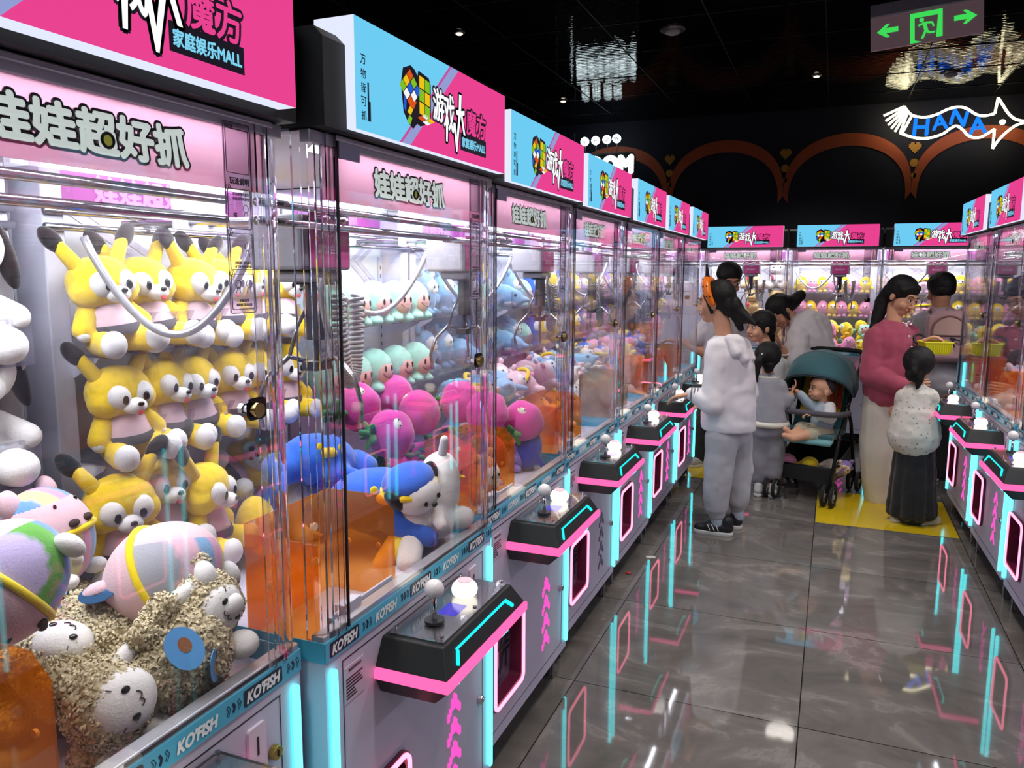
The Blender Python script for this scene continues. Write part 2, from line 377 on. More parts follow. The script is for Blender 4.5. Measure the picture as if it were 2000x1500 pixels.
def frustum(b, x0, x1, y0, y1, z0, X0, X1, Y0, Y1, z1):
    return b.add([(x0, y0, z0), (x1, y0, z0), (x1, y1, z0), (x0, y1, z0), (X0, Y0, z1), (X1, Y0, z1), (X1, Y1, z1), (X0, Y1, z1)],
                 [(3, 2, 1, 0), (4, 5, 6, 7), (0, 1, 5, 4), (1, 2, 6, 5), (2, 3, 7, 6), (3, 0, 4, 7)])
def build_panel(root):
    e = frustum(MB(), .17, .60, -.168, 0, .726, .20, .56, -.146, 0, .782).build('control_panel', MATTE, root, bevel=.003)
    frustum(MB(), .19, .58, -.13, 0, .662, .17, .60, -.168, 0, .700).build('panel_underside', mat('underside_black', '1a0f14', .35, var=.1), e, bevel=.002)
    MB().bx(.163, .607, -.174, 0, .702, .7245).build('light_strip', N_PINK, e, bevel=.004)
    def fa(x, t):   # point on the sloping front face, t from bottom to top
        return (x, -.168+.022*t-.0012, .726+.056*t)
    def fb(x, t): return (x, -.168+.038*t-.0012, .700-.038*t)
    c = MB()
    for f, L_, R_, b_, t_ in ((fa, .225, .53, .18, .66), (fb, .24, .52, .30, .62)):
        for (xa, ta), (xb, tb), hw in (((L_, b_), (L_+.018, t_-.05), .0055), ((L_+.014, t_), (R_-.02, t_), .0036), ((R_-.026, t_), (R_, b_+.12), .0065)):
            A, B = Vector(f(xa, ta)), Vector(f(xb, tb)); c.tube([A, B], hw*.8, 6)
    c.build('accent_light', N_CYANL, e)
    p = MB().bx(.212, .548, -.138, -.012, .782, .786).build('steel_plate', STEEL, e)
    MB().bx(.207, .553, -.142, -.008, .7885, .7915).build('clear_cover', G_PANE, e)
    s = MB()
    for x, y in ((.222, -.13), (.538, -.13), (.38, -.132), (.222, -.02), (.538, -.02), (.40, -.018)): s.cyl((x, y, .7915), (x, y, .797), .0045, n=10)
    s.build('screw', CHROME, e)
    j = MB().cyl((.285, -.08, .79), (.285, -.08, .85), .0055, n=12).build('joystick', CHROME, root, smooth=True)
    MB().cyl((.285, -.08, .7915), (.285, -.08, .797), .022, n=24).build('dust_disc', BLACK, j)
    MB().ell((.285, -.08, .866), (.021,)*3, n=24, m=16).build('ball_top', mat('ball_white', 'e9e4e6', .25, var=.02), j, smooth=True)
    b = MB(); b.tube([(.44, -.078, z) for z in (.7915, .797, .807, .817, .824, .8265)], [.024, .029, .031, .028, .021, .016], 24)
    bt = b.build('push_button', BTN, root, smooth=True)
    MB().cyl((.44, -.078, .8262), (.44, -.078, .8285), .017, n=24).build('button_cap', mat('button_cap', 'dcaeb8', .3, emit=.5, var=.02), bt)
    MB().bx(.335, .395, -.105, -.06, .786, .7872).build('display', SCR, e)

def build_glass(root, shift=0):
    # door pane, side panes
    MB().bx(.078, .69, -.004, .001, ZS1+.002, ZG-.012).build('glass_door', G_PANE, root)
    for x in (.004, W-.004):
        MB().bx(x-.0025, x+.0025, .04, .755, ZS1, ZG-.01).build('glass_side', G_PANE, root)
    # thick clear corner posts
    def quarter(cx, cyy, r, sgn):
        pts = [(cx+sgn*r, cyy)]+[(cx-sgn*r*cos(rad(a)), cyy+.0-r*sin(rad(a))+0) for a in range(0, 91, 15)]
        return pts
    for x0, sgn in ((0, 1), (W, -1)):
        o = [(x0+sgn*.034, .0), (x0+sgn*.018, .001), (x0+sgn*.006, .008), (x0+sgn*.0005, .02), (x0, .04), (x0+sgn*.008, .04), (x0+sgn*.0085, .024), (x0+sgn*.013, .014), (x0+sgn*.021, .0095), (x0+sgn*.034, .009)]
        if sgn < 0: o = o[::-1]
        MB().prism(o, ZS1, ZG, 'z').build('corner_post', G_POST, root, smooth=False)
        MB().bx(*sorted((x0+sgn*.034, x0+sgn*.07)), -.003, .001, ZS1, ZG).build('edge_pane', G_PANE, root)
    for x in (.038, .064, .70, .728): MB().bx(x-.0022, x+.0022, -.006, .008, ZS1, ZG).build('edge_bar', G_POST, root)
    MB().bx(.0755, .0785, -.005, .004, ZS1+.002, ZG-.012).build('door_gasket', mat('gasket_dark', '22242c', .3, var=.05), root)
    f = MB(); f.bx(0, W, -.002, .02, ZG-.024, ZG-.002).bx(.07, W-.03, -.008, .0, ZG-.012, ZG-.002); f.build('top_rail', SILVER, root, bevel=.002)
    f = MB(); f.bx(.0, W, .001, .03, ZS1-.01, ZS1+.012).build('sill_rail', SILVER, root, bevel=.003)
    MB().bx(.078, .145, -.0075, -.004, ZG-.042, ZG-.002).build('hinge_plate', mat('hinge_lilac', 'a3a0b8', .45, var=.04), root, bevel=.001)
    # printed pink film behind the top of the door
    h = MB().bx(.035, W-.036, .0035, .006, 1.668, ZG-.020).build('header_film', G_HEAD, root)
    t, k, y = MB(), MB(), .0025
    cx = .36+shift; letter(k, '娃娃超好抓', cx, 1.715, w=.30, h=.052, y=y+.0008, fat=.0062, n=18, shear=-.12); letter(t, '娃娃超好抓', cx, 1.715, w=.30, h=.052, y=y, fat=.0024, n=8, shear=-.12)
    k.build('title_outline', INK, h); t.build('title_lettering', mat('title_mint', 'e6f2ea', .5, emit=.6, var=.03), h)  # letter emission stands in for LED backlight coming through the film
    MB().tube([(cx+.013+.009*cos(a), y-.001, 1.707+.009*sin(a)) for a in [i*pi/8 for i in range(16)]], .0022, 5, closed=True).build('coin_ring', INK, h)
    MB().ell((cx+.013, y-.001, 1.707), (.007, .0004, .007)).build('coin_print', mat('coin_yellow', 'cfd052', .5, emit=.2, var=.03), h)
    # how-to-play sticker
    s = MB().bx(.628, .688, -.0055, -.0045, 1.475, 1.768).build('instruction_sticker', see_through('clear_sticker', (.9, .88, .92), .04, 'cbb9cf', .22, .02, .4) if 'clear_sticker' not in MATS else MATS['clear_sticker'], root)
    p = MB(); y = -.006
    def fr(x0, x1, z0, z1, r=.003): p.tube([(a, y, b) for a, b in rrect(x0, x1, z0, z1, r, 3)], .0006, 4, closed=True)
    fr(.629, .687, 1.476, 1.767, .005); fr(.633, .683, 1.692, 1.758); fr(.633, .684, 1.607, 1.668); fr(.633, .684, 1.544, 1.600); fr(.633, .684, 1.482, 1.537)
    letter(p, '机台号', .641, 1.761, h=.0055, y=y, fat=.0003); letter(p, '玩法说明', .660, 1.680, w=.043, h=.0105, y=y, fat=.0006)
    for n_, z in (('1', 1.669), ('2', 1.601), ('3', 1.538)):
        letter(p, n_, .635, z, h=.006, y=y, fat=.0003); p.tube([(.635+.005*cos(a), y, z+.005*sin(a)) for a in [i*pi/6 for i in range(12)]], .0005, 4, closed=True)
    letter(p, '投进游戏币或扫', .662, 1.6605, w=.036, h=.0048, y=y, fat=.0002); letter(p, '码支付开始游戏', .662, 1.6535, w=.036, h=.0048, y=y, fat=.0002)
    letter(p, '币', .648, 1.627, h=.009, y=y, fat=.0004)
    letter(p, '控制摇杆进行移动', .661, 1.5545, w=.036, h=.0045, y=y, fat=.0002); letter(p, '按下按钮进行抓取', .661, 1.5485, w=.036, h=.0045, y=y, fat=.0002)
    letter(p, '抓取成功', .660, 1.4955, w=.022, h=.0045, y=y, fat=.0002); letter(p, '到取物口取出娃娃', .660, 1.489, w=.036, h=.0045, y=y, fat=.0002)
    for cx2, z in ((.672, 1.632), (.672, 1.573), (.648, 1.515), (.672, 1.515)):
        p.tube([(cx2+.006*cos(a), y, z+.007+.006*sin(a)) for a in [i*pi/5 for i in range(10)]], .0005, 4, closed=True); p.tube([(cx2-.005, y, z-.008), (cx2-.003, y, z), (cx2+.003, y, z), (cx2+.005, y, z-.008)], .0005, 4)
    p.build('sticker_print', INK, s)
    # door lock
    l = MB(); l.prism(rrect(.655, .70, 1.30, 1.337, .01, 4), -.008, -.004)
    lk = l.build('door_lock', mat('black_chrome', '2a2a30', .12, metal=.8, var=.05), root, bevel=.001)
    MB().cyl((.67, -.008, 1.318), (.67, -.02, 1.318), .0125, n=24).build('lock_barrel', mat('barrel_bronze', '8c7a4a', .2, metal=1, var=.05), lk, bevel=.001)
    MB().cyl((.67, .0, 1.318), (.67, .014, 1.318), .006, n=8).cyl((.67, .012, 1.318), (.67, .02, 1.318), .009, n=6).build('lock_nut', CHROME, lk)

def build_inside(root, shelves=(1.365, 1.13), chute=G_ORANGE, lamp=True):
    MB().bx(.004, W-.004, .03, D-.03, FLOORZ-.012, FLOORZ).build('prize_floor', INNER, root)
    b = MB(); b.bx(.004, W-.004, D-.035, D-.02, FLOORZ, ZG); bp = b.build('back_panel', BACKP, root)
    MB().bx(.06, W-.06, D-.0375, D-.035, 1.69, ZG-.01).build('back_header', MAGBACK, bp)
    t = MB(); letter(t, '娃娃超好抓', .386, 1.73, w=.34, h=.06, y=D-.0385, fat=.003); t.build('header_lettering', mat('back_letter', 'c98fd0', .5, var=.05), bp)
    t = MB()
    for a in ((.12, 1.68, .30, 1.58, .14, 1.48), (.66, 1.68, .49, 1.58, .64, 1.48)):
        for o in (0, .05): t.add([(a[0]+o, D-.037, a[1]), (a[0]+o+.035, D-.037, a[1]), (a[2]+o+.035, D-.037, a[3]), (a[2]+o, D-.037, a[3])], [(0, 1, 2, 3)]); t.add([(a[2]+o, D-.037, a[3]), (a[2]+o+.035, D-.037, a[3]), (a[4]+o+.035, D-.037, a[5]), (a[4]+o, D-.037, a[5])], [(0, 1, 2, 3)])
    t.build('chevron_print', mat('chevron_grey', 'c9c4dc', .6, var=.03), bp)
    for x0, sg in ((.008, 1), (W-.008, -1)):
        p = MB(); p.bx(*sorted((x0, x0+sg*.05)), D-.13, D-.035, FLOORZ, ZG-.03)
        rp = p.build('rear_post', INNER, root, bevel=.003)
        q = MB(); q.bx(*sorted((x0+sg*.05, x0+sg*.075)), D-.042, D-.036, FLOORZ, 1.6)
        for i in range(22): q.cur = 1; q.bx(*sorted((x0+sg*.06, x0+sg*.064)), D-.0435, D-.042, .86+i*.033, .875+i*.033)
        q.build('slotted_rail', [INNER, INK], rp)
    for z in shelves:
        s = MB().bx(.05, W-.05, .575, D-.04, z-.006, z)
        sh = s.build('shelf', G_LIP, root)
        MB().bx(.05, W-.05, .570, .575, z-.006, z+.085).build('shelf_lip', G_LIP, sh)
        k = MB()
        for x in (.052, W-.056): k.prism([(D-.04, z-.006), (.59, z-.006), (.60, z-.018), (D-.09, z-.075), (D-.04, z-.08)], x, x+.004, 'x')
        k.build('bracket', INNER, sh)
    # chute of dyed acrylic over the prize hole, front left
    c = MB(); z1 = 1.05
    c.bx(.035, .315, .205, .209, FLOORZ, z1)
    c.prism([(.035, FLOORZ), (.205, FLOORZ), (.205, z1-.0), (.07, z1), (.035, z1-.035)], .313, .317, 'x')
    c.bx(.033, .037, .035, .205, FLOORZ, z1-.02)
    ch = c.build('prize_chute', chute, root)
    q = MB()
    for x, z in ((.1, .9), (.25, .9), (.25, .98)): q.cyl((x, .203, z), (x, .198, z), .009, n=12)
    for y, z in ((.08, .93), (.16, .93)): q.cyl((.317, y, z), (.322, y, z), .006, n=12)
    q.build('chute_stud', mat('stud_cream', 'e8dccb', .4, var=.04), ch)
    MB().bx(.05, .29, .04, .19, FLOORZ+.001, FLOORZ+.002).build('prize_hole', mat('hole_dark', '2a2833', .8, var=.1), root)
    k = MB(); k.bx(.06, .30, .031, .036, FLOORZ+.0, FLOORZ+.075).bx(.10, .16, .022, .045, FLOORZ+.06, FLOORZ+.085); k.build('sill_box', INNER, root, bevel=.002)
    # ceiling plate and LED strip
    MB().bx(.004, W-.004, .02, D-.03, ZG-.004, ZG).build('ceiling_plate', INNER, root)
    MB().bx(.08, W-.08, .035, .05, ZG-.018, ZG-.006).build('led_strip', LED, root)
    MB().bx(.08, W-.08, D-.06, D-.045, ZG-.018, ZG-.006).build('led_strip', LED, root)

def build_gantry(root, gx=.36, gy=.36, low=0):
    r = MB()
    for y in (.12, .66): r.cyl((.006, y, 1.665), (W-.006, y, 1.665), .008, n=12).cyl((.006, y, 1.632), (W-.006, y, 1.632), .008, n=12)
    g = r.build('gantry_rail', CHROME, root, smooth=True)
    k = MB(); k.cyl((gx-.03, .11, 1.648), (gx-.03, .67, 1.648), .0075, n=12).cyl((gx+.03, .11, 1.648), (gx+.03, .67, 1.648), .0075, n=12); k.build('cross_rail', CHROME, g, smooth=True)
    c = MB(); c.bx(gx-.078, gx+.078, .47, .477, 1.63, 1.75); cc = c.build('carriage_plate', GREYP, root, bevel=.002)
    w2 = MB(); w2.cyl((gx+.03, .47, 1.655), (gx+.03, .455, 1.655), .013, n=20).cyl((gx-.02, .47, 1.70), (gx-.02, .466, 1.70), .004, n=8).cyl((gx+.005, .47, 1.702), (gx+.005, .466, 1.702), .004, n=8); w2.build('guide_wheel', PRWHITE, cc)
    bx = MB().bx(gx-.085, gx+.085, gy-.035, gy+.10, 1.545, 1.655).bx(gx-.06, gx+.06, gy-.03, gy+.06, 1.52, 1.545)
    cr = bx.build('crane_box', mat('crane_grey', '9d9aa2', .5, var=.04), root, bevel=.008)
    lab = MB().bx(gx-.066, gx+.072, gy-.0375, gy-.035, 1.55, 1.66)
    lb = lab.build('crane_label', PINKP, cr, bevel=.001)
    t = MB(); yy = gy-.0385; t.tube([(gx+.022*cos(a), yy, 1.632+.018*sin(a)) for a in [i*pi/8 for i in range(16)]], .0022, 5, closed=True)
    t.tube([(gx-.010, yy, 1.625), (gx-.004, yy, 1.645), (gx+.008, yy, 1.645), (gx+.012, yy, 1.63), (gx+.002, yy, 1.622)], .0022, 5)
    letter(t, '请勿拍打', gx, 1.588, w=.08, h=.02, y=yy, fat=.0006); t.build('label_print', mat('label_rose', 'efb6d0', .5, var=.03), lb)
    z0 = 1.52-low
    h = MB(); h.cyl((gx, gy, 1.545), (gx, gy, z0), .006, n=8).cyl((gx, gy, z0), (gx, gy, z0-.12), .022, n=14).bx(gx-.032, gx+.032, gy-.03, gy+.03, z0-.005, z0).cyl((gx, gy, z0-.12), (gx, gy, z0-.17), .007, n=8).bx(gx-.026, gx+.026, gy-.018, gy+.018, z0-.185, z0-.165)
    hd = h.build('claw_head', DGREY, root, bevel=.0015)
    for i in range(3):
        a = rad(120*i+20); ca, sa = cos(a), sin(a); P = lambda r_, z: (gx+ca*r_, gy+sa*r_, z)
        MB().tube([P(.022, z0-.165), P(.06, z0-.155), P(.105, z0-.195), P(.125, z0-.25), P(.118, z0-.30)], [.006, .006, .0055, .005, .006], 8).tube([P(.02, z0-.06), P(.042, z0-.10), P(.06, z0-.158)], .0045, 6).build('claw_arm', STEEL, hd, smooth=True)
    # coiled lead beside the head and the hanging hose
    pts = []; N_ = 520
    path = lambda t: Vector((gx+.055+.035*(1-cos(t*pi))-.0*t, gy-.02, z0-.03-.19*sin(pi*min(1, t*1.0)))) 
    for i in range(N_):
        t = i/(N_-1); p = path(t); q = (path(min(1, t+.01))-path(max(0, t-.01))).normalized(); n1 = Vector((0, 1, 0)); n2 = q.cross(n1)
        a = t*2*pi*46; pts.append(p+n1*(.014*cos(a))+n2*(.014*sin(a)))
    MB().tube(pts, .0043, 6).build('coiled_lead', GREYP, hd, smooth=True)
    def hang(x0, x1, y, z, dz): return [(x0+(x1-x0)*i/24, y, z-dz*sin(pi*i/24)**.9) for i in range(25)]
    MB().tube([(.02+(gx-.06)*(i/24), .57-(.57-gy-.12)*(i/24), 1.61-.20*sin(pi*i/24)**.85) for i in range(25)], .0085, 10).build('hanging_hose', SILVER, root, smooth=True)
    MB().tube([(gx-.05+.04*(1-cos(i*2*pi/24))*.5*1.6, gy-.05, 1.53-.19*sin(pi*i/24)) for i in range(25)], .006, 8).build('hanging_hose', SILVER, root, smooth=True)

SX0, SX1, SZ0, SZ1, SY = .066, .738, 1.79, 1.979, -.052
def build_sign(root, lower=True):
    h = MB(); h.prism([(-.033, 1.785), (-.033, 1.93), (-.015, 1.948), (.45, 1.948), (.45, 1.785)], 0, W, 'x')
    h.build('top_housing', MATTE, root)
    sb = MB().bx(SX0, SX1, SY+.001, .03, SZ0, SZ1).build('light_box', S_WHITE, root)
    w_, h_ = SX1-SX0, SZ1-SZ0; X = lambda u: SX0+w_*u; Z = lambda v: SZ1-h_*v; y = SY
    def P(mb, pts, yy): return flat(mb, [(X(u), Z(v)) for u, v in pts], yy)
    f = MB(); f.cur = 0; P(f, [(0, 1), (.285, 1), (.607, 0), (0, 0)], y); f.cur = 1; P(f, [(.285, 1), (1, 1), (1, 0), (.607, 0)], y)
    f.cur = 2; P(f, [(.232, 1), (.285, 1), (.607, 0), (.554, 0)], y-.0002); f.cur = 3; P(f, [(.222, 1), (.236, 1), (.558, 0), (.544, 0)], y-.0004)
    f.build('sign_face', [S_CYAN, S_PINK, S_LILAC, S_STRIPE], sb)
    # puzzle cube emblem: black silhouette with coloured tiles
    k = MB(); yk = y-.0008
    sil = [(.232, .42), (.245, .20), (.29, .12), (.315, .16), (.33, .22), (.335, .14), (.40, .18), (.412, .26), (.412, .74), (.40, .82), (.345, .90), (.325, .88), (.30, .97), (.27, .90), (.245, .78)]
    P(k, [(q[0], .2+(q[1]-.12)*.741) for q in sil], yk)
    tl = MB(); yt = y-.0012
    def quad(a, b, c_, d_, col, g=.1):
        m_ = [(a[i]+b[i]+c_[i]+d_[i])/4 for i in (0, 1)]
        tl.cur = 'ygbow'.index(col); P(tl, [(p[0]+(m_[0]-p[0])*g, .2+(p[1]+(m_[1]-p[1])*g-.12)*.741) for p in (a, b, c_, d_)], yt)
    def face(o, ex, ey, nx_, ny_, cols):
        q = 0
        for j in range(ny_):
            for i in range(nx_):
                pt = lambda a, b: (o[0]+ex[0]*a+ey[0]*b, o[1]+ex[1]*a+ey[1]*b)
                quad(pt(i, j), pt(i+1, j), pt(i+1, j+1), pt(i, j+1), cols[q]); q += 1
    face((.338, .19), (.034, .02), (0, .18), 2, 3, 'yggyyg')
    face((.284, .17), (.022, .085), (-.021, .09), 3, 3, 'ogbybwgwo')
    face((.306, .70), (.018, -.12), (-.026, -.015), 1, 1, 'o'); face((.287, .80), (.016, -.1), (-.022, -.03), 1, 1, 'y'); face((.284, .93), (.013, -.11), (-.02, -.03), 1, 1, 'g')
    face((.245, .72), (.014, .07), (.004, -.18), 1, 1, 'b')
    face((.325, .79), (.03, .035), (.026, -.045), 2, 2, 'owwy')
    k.build('emblem_outline', S_BLK, sb)
    tl.build('emblem_tiles', [MATS['tile_'+c] for c in 'ygbow'], sb)
    # wordmark
    o, a, b2, c3 = MB(), MB(), MB(), MB(); yo, ya = y-.0010, y-.0016
    letter(a, '游', X(.462), Z(.48), w=w_*.072, h=h_*.34, y=ya, fat=.0012); letter(o, '游', X(.462), Z(.48), w=w_*.072, h=h_*.34, y=yo, fat=.0055, n=14)
    letter(a, '戏', X(.535), Z(.52), w=w_*.072, h=h_*.40, y=ya, fat=.0012); letter(o, '戏', X(.535), Z(.52), w=w_*.072, h=h_*.40, y=yo, fat=.0055, n=14)
    spike = [[(.512, .60), (.527, .60), (.522, .84), (.511, .84)],
             [(.607, .26), (.626, .26), (.622, .44), (.648, .42), (.648, .47), (.618, .50), (.592, .92), (.584, .92), (.566, .60), (.58, .60), (.588, .76), (.602, .50), (.585, .50), (.585, .45), (.604, .44)],
             [(.617, .48), (.632, .48), (.654, .70), (.640, .70)]]
    for sp in spike:
        P(a, sp, ya); mx = sum(p[0] for p in sp)/len(sp); my = sum(p[1] for p in sp)/len(sp)
        for q in range(8):
            dx, dz = .0055*cos(q*pi/4), .0055*sin(q*pi/4); flat(o, [(X(u)+dx, Z(v)+dz) for u, v in sp], yo)
    letter(b2, '魔方', X(.742), Z(.53), w=w_*.155, h=h_*.29, y=ya, fat=.0012); letter(o, '魔方', X(.742), Z(.53), w=w_*.155, h=h_*.29, y=yo, fat=.006, n=14)
    flat(o, [(X(.618), Z(.68)), (X(.618), Z(.88)), (X(.825), Z(.88)), (X(.825), Z(.68))], yo)
    letter(c3, '家庭娱乐MALL', X(.722), Z(.78), w=w_*.188, h=h_*.115, y=ya, fat=.0008)
    v = MB()
    for i, ch in enumerate('万物皆可抓'): letter(v, ch, X(.036), Z(.36+.125*i), h=h_*.085, y=ya, fat=.0003)
    v.bx(X(.058), X(.062), ya, y, Z(.90), Z(.55)).bx(X(.064), X(.069), ya, y, Z(.90), Z(.72))
    o.build('wordmark_outline', S_BLK, sb); a.build('wordmark_white', S_TXT, sb); b2.build('wordmark_pink', S_PINK, sb); c3.build('subtitle_lettering', S_TXC, sb); v.build('slogan_lettering', NAVY, sb)

def lamp(root, p):
    ld = bpy.data.lights.get('machine_led')
    if not ld:
        ld = bpy.data.lights.new('machine_led', 'AREA'); ld.shape = 'RECTANGLE'; ld.size = .60; ld.size_y = .30; ld.energy = INT_POWER; ld.color = (.93, .96, 1)
    l2 = bpy.data.lights.get('front_led')
    if not l2:
        l2 = bpy.data.lights.new('front_led', 'AREA'); l2.shape = 'RECTANGLE'; l2.size = .62; l2.size_y = .02; l2.energy = 2.2; l2.color = (.95, .96, 1)
    o = bpy.data.objects.new('front_light', l2); COL.objects.link(o); o.parent = root; o.location = (W/2, .055, ZG-.02); o.rotation_euler = (rad(-38), 0, 0)
    o = bpy.data.objects.new('interior_light', ld); COL.objects.link(o); o.parent = root; o.location = (W/2, .42, ZG-.03); o.rotation_euler = (rad(12), 0, 0)

def machine(loc, rz, label, group, arrows=True, shift=0, gx=.36, gy=.36, low=0, chute=None, shelves=(1.365, 1.13)):
    r = empty('claw_machine', loc, rz); tag(r, label, 'claw machine', group)
    build_cabinet(r); build_arrows(r, arrows); build_panel(r); build_glass(r, shift); build_inside(r, shelves, chute or G_ORANGE); build_gantry(r, gx, gy, low); build_sign(r); lamp(r, None)
    return r
def relabel(r, label): r['label'] = label; return r

# ---------------------------------------------------------------- plush toys (stand on z=0, face -Y; lying ones are tipped when placed)
YEL = fur('plush_yellow', 'f4cf2a'); PWH = fur('plush_white', 'eeeae8'); PBK = fur('plush_black', '201a1c'); TAN = mat('plush_curly_tan', 'dccdaa', 1, sheen=.4, bump=.3, bscale=70, bdist=.006, var=.2, vscale=60, spec=.1)
PPK = fur('plush_pale_pink', 'eac3cc'); EYE = mat('eye_black', '0d0b10', .1, var=.02); TNG = mat('tongue_red', 'd9484f', .7, var=.05); DRS = mat('dress_pink', 'e3bfc8', .8, var=.15, bscale=60, bump=.3); HEM = mat('dress_hem', '3a3340', .8, var=.2, bscale=90)
BND = fur('plush_band_yellow', 'f2d520'); MAG = fur('plush_magenta', 'd83f9c'); GRN = fur('plush_green', '3f7d3a'); CRM = fur('plush_cream', 'e9d3c4'); BLU = fur('plush_blue', '2f62c8'); DBL = fur('plush_deep_blue', '1c2f9e'); SKYB = fur('plush_sky', '8db8dc'); TEAL = fur('plush_mint', 'a5dcca'); FACEP = fur('plush_face_rose', 'dba9a2')
LIL = fur('plush_lilac', '9a83c9'); ORG = fur('plush_orange', 'df8038'); PNK = fur('plush_pink', 'ef9cbf'); BROWN = fur('plush_brown', '8a5a3c'); BEAR = fur('plush_bear_tan', 'd9b983'); STI = mat('stitch', '3b2b33', .8, var=.05); TAGM = mat('care_tag', 'e9e3da', .6, var=.05); BADGE = mat('badge_blue', '4f93cf', .5, var=.2, bscale=40)
def lumpy(a, k): return lambda co: a*noise.noise(co*k)
def plush(name): return empty(name, (0, 0, 0))
def eyes(root, pts, r, name='eye', flat_=.5, mt=None):
    for p in pts: MB().ell(p, (r, r*flat_, r*1.15), n=10, m=7).build(name, mt or EYE, root, smooth=True)

def mk_dog():
    r = plush('dog_plush')
    b = MB().ell((0, .005, .075), (.046, .042, .06)); b.limb([(.035, 0, .105), (.068, -.02, .062)], [.021, .023]); b.limb([(-.035, 0, .105), (-.068, -.02, .062)], [.021, .023])
    b.limb([(.03, -.01, .03), (.052, -.075, .026)], [.03, .026]); b.limb([(-.03, -.01, .03), (-.052, -.075, .026)], [.03, .026])
    b.build('body', YEL, r, remesh=.005, sm=3, disp=lumpy(.0012, 90))
    h = MB().ell((0, 0, .175), (.071, .058, .058)).ell((.038, -.012, .158), (.038, .036, .034)).ell((-.038, -.012, .158), (.038, .036, .034))
    hd = h.build('head', YEL, r, remesh=.0045, sm=4, disp=lumpy(.0014, 90))
    for s in (-1, 1):
        MB().ell((s*.026, -.043, .172), (.025, .022, .027), rot=(0, s*14, 0), n=18, m=12).build('eye_patch', PWH, hd, smooth=True)
        e = MB().cap((s*.045, .002, .215), (s*.075, .008, .262), .017, .013); e.build('ear', YEL, hd, smooth=True)
        MB().ell((s*.083, .008, .270), (.019, .014, .032), rot=(0, s*38, 0)).build('ear_tip', PBK, hd, smooth=True)
        MB().ell((s*.052, -.088, .028), (.027, .022, .029)).build('foot', PWH, r, smooth=True)
        MB().ell((s*.071, -.026, .052), (.016, .015, .016)).build('paw', PWH, r, smooth=True)
        MB().ell((s*.024, -.0635, .168), (.0075, .004, .0105), n=10, m=7).build('eye', EYE, hd, smooth=True)
    MB().ell((0, -.055, .150), (.026, .024, .018)).build('muzzle', PWH, hd, smooth=True)
    MB().ell((0, -.079, .157), (.0075, .005, .0055), n=10, m=6).build('nose', EYE, hd, smooth=True)
    MB().ell((0, -.073, .139), (.007, .005, .007), n=10, m=6).build('tongue', TNG, hd, smooth=True)
    hd.location = (0, 0, -.022)
    d = MB().tube([(0, .003, z) for z in (.108, .096, .080, .060, .050)], [.036, .050, .055, .062, .062], 20, caps=False); dd = d.build('dress', DRS, r, smooth=True)
    MB().tube([(0, .003, z) for z in (.064, .052, .044)], [.063, .068, .067], 20, caps=False).build('hem', HEM, dd, smooth=True)
    return r

def curls(o, step, seed, L_=.0080):
    """short curled locks standing on a plush surface, joined to its mesh"""
    me = o.data; rn = random.Random(seed); vs, fs = [], []
    for v in me.vertices:
        if rn.random() > step*1.35: continue
        n = v.normal; t = n.orthogonal().normalized(); t = Matrix.Rotation(rn.uniform(0, 6.28), 3, n) @ t; b = n.cross(t); p = v.co; k = len(vs); l_ = L_*rn.uniform(.7, 1.25); w_ = l_*.24
        q = [p-b*w_-n*.002, p+b*w_-n*.002, p+n*l_*.55+t*l_*.25+b*w_*1.1, p+n*l_*.55+t*l_*.25-b*w_*1.1, p+n*l_*.62+t*l_*.75+b*w_*.7, p+n*l_*.62+t*l_*.75-b*w_*.7, p+n*l_*.35+t*l_*1.1]
        vs += q; fs += [(k, k+1, k+2, k+3), (k+3, k+2, k+4, k+5), (k+5, k+4, k+6)]
    V = [tuple(v.co) for v in me.vertices]; F = [tuple(p.vertices) for p in me.polygons]; K = len(V)
    nm = bpy.data.meshes.new('curly_'+me.name); nm.from_pydata(V+[tuple(q) for q in vs], [], F+[tuple(i+K for i in f) for f in fs]); nm.materials.append(me.materials[0])
    for p in nm.polygons: p.use_smooth = True
    o.data = nm
def mk_sheep():
    r = plush('sheep_plush'); cd_ = lambda co: .004*noise.noise(co*60)+.003*noise.noise(co*150)
    b = MB().ell((0, 0, .085), (.075, .066, .085)).ell((0, .0, .055), (.078, .070, .055)); b.cap((.055, 0, .12), (.088, -.02, .09), .024, .022); b.cap((-.055, 0, .12), (-.088, -.02, .09), .024, .022)
    bo = b.build('body', TAN, r, remesh=.0045, sm=2, disp=cd_); curls(bo, .42, 1)
    h = MB().ell((0, 0, .215), (.070, .060, .062)).ell((.062, .02, .258), (.027, .025, .027)).ell((-.062, .02, .258), (.027, .025, .027))
    hd = h.build('head', TAN, r, remesh=.0045, sm=2, disp=cd_); curls(hd, .42, 2)
    MB().ell((0, -.040, .210), (.047, .030, .050), n=28, m=20).build('face', PWH, hd, smooth=True)
    for s in (-1, 1):
        MB().ell((s*.022, -.0665, .216), (.0060, .003, .0072), n=12, m=8).build('eye', EYE, hd, smooth=True)
        MB().tube([(s*.0, -.0712, .204), (s*.002, -.0712, .200), (s*.006, -.0705, .198), (s*.010, -.0695, .200), (s*.012, -.0690, .204)], .0011, 5).build('mouth', STI, hd)
        MB().tube([(s*.030, -.060, .232), (s*.035, -.056, .238)], .0009, 4).build('whisker', STI, hd)
        MB().ell((s*.036, -.042, -.004), (.024, .030, .028), rot=(20, 0, s*12)).build('foot', PWH, r, smooth=True)
        MB().ell((s*.086, -.016, .050), (.016, .013, .040), rot=(-15, -s*12, 0)).build('paw', PWH, r, smooth=True)
    MB().ell((0, .062, .04), (.02, .02, .02)).build('tail', PWH, r, smooth=True)
    return r
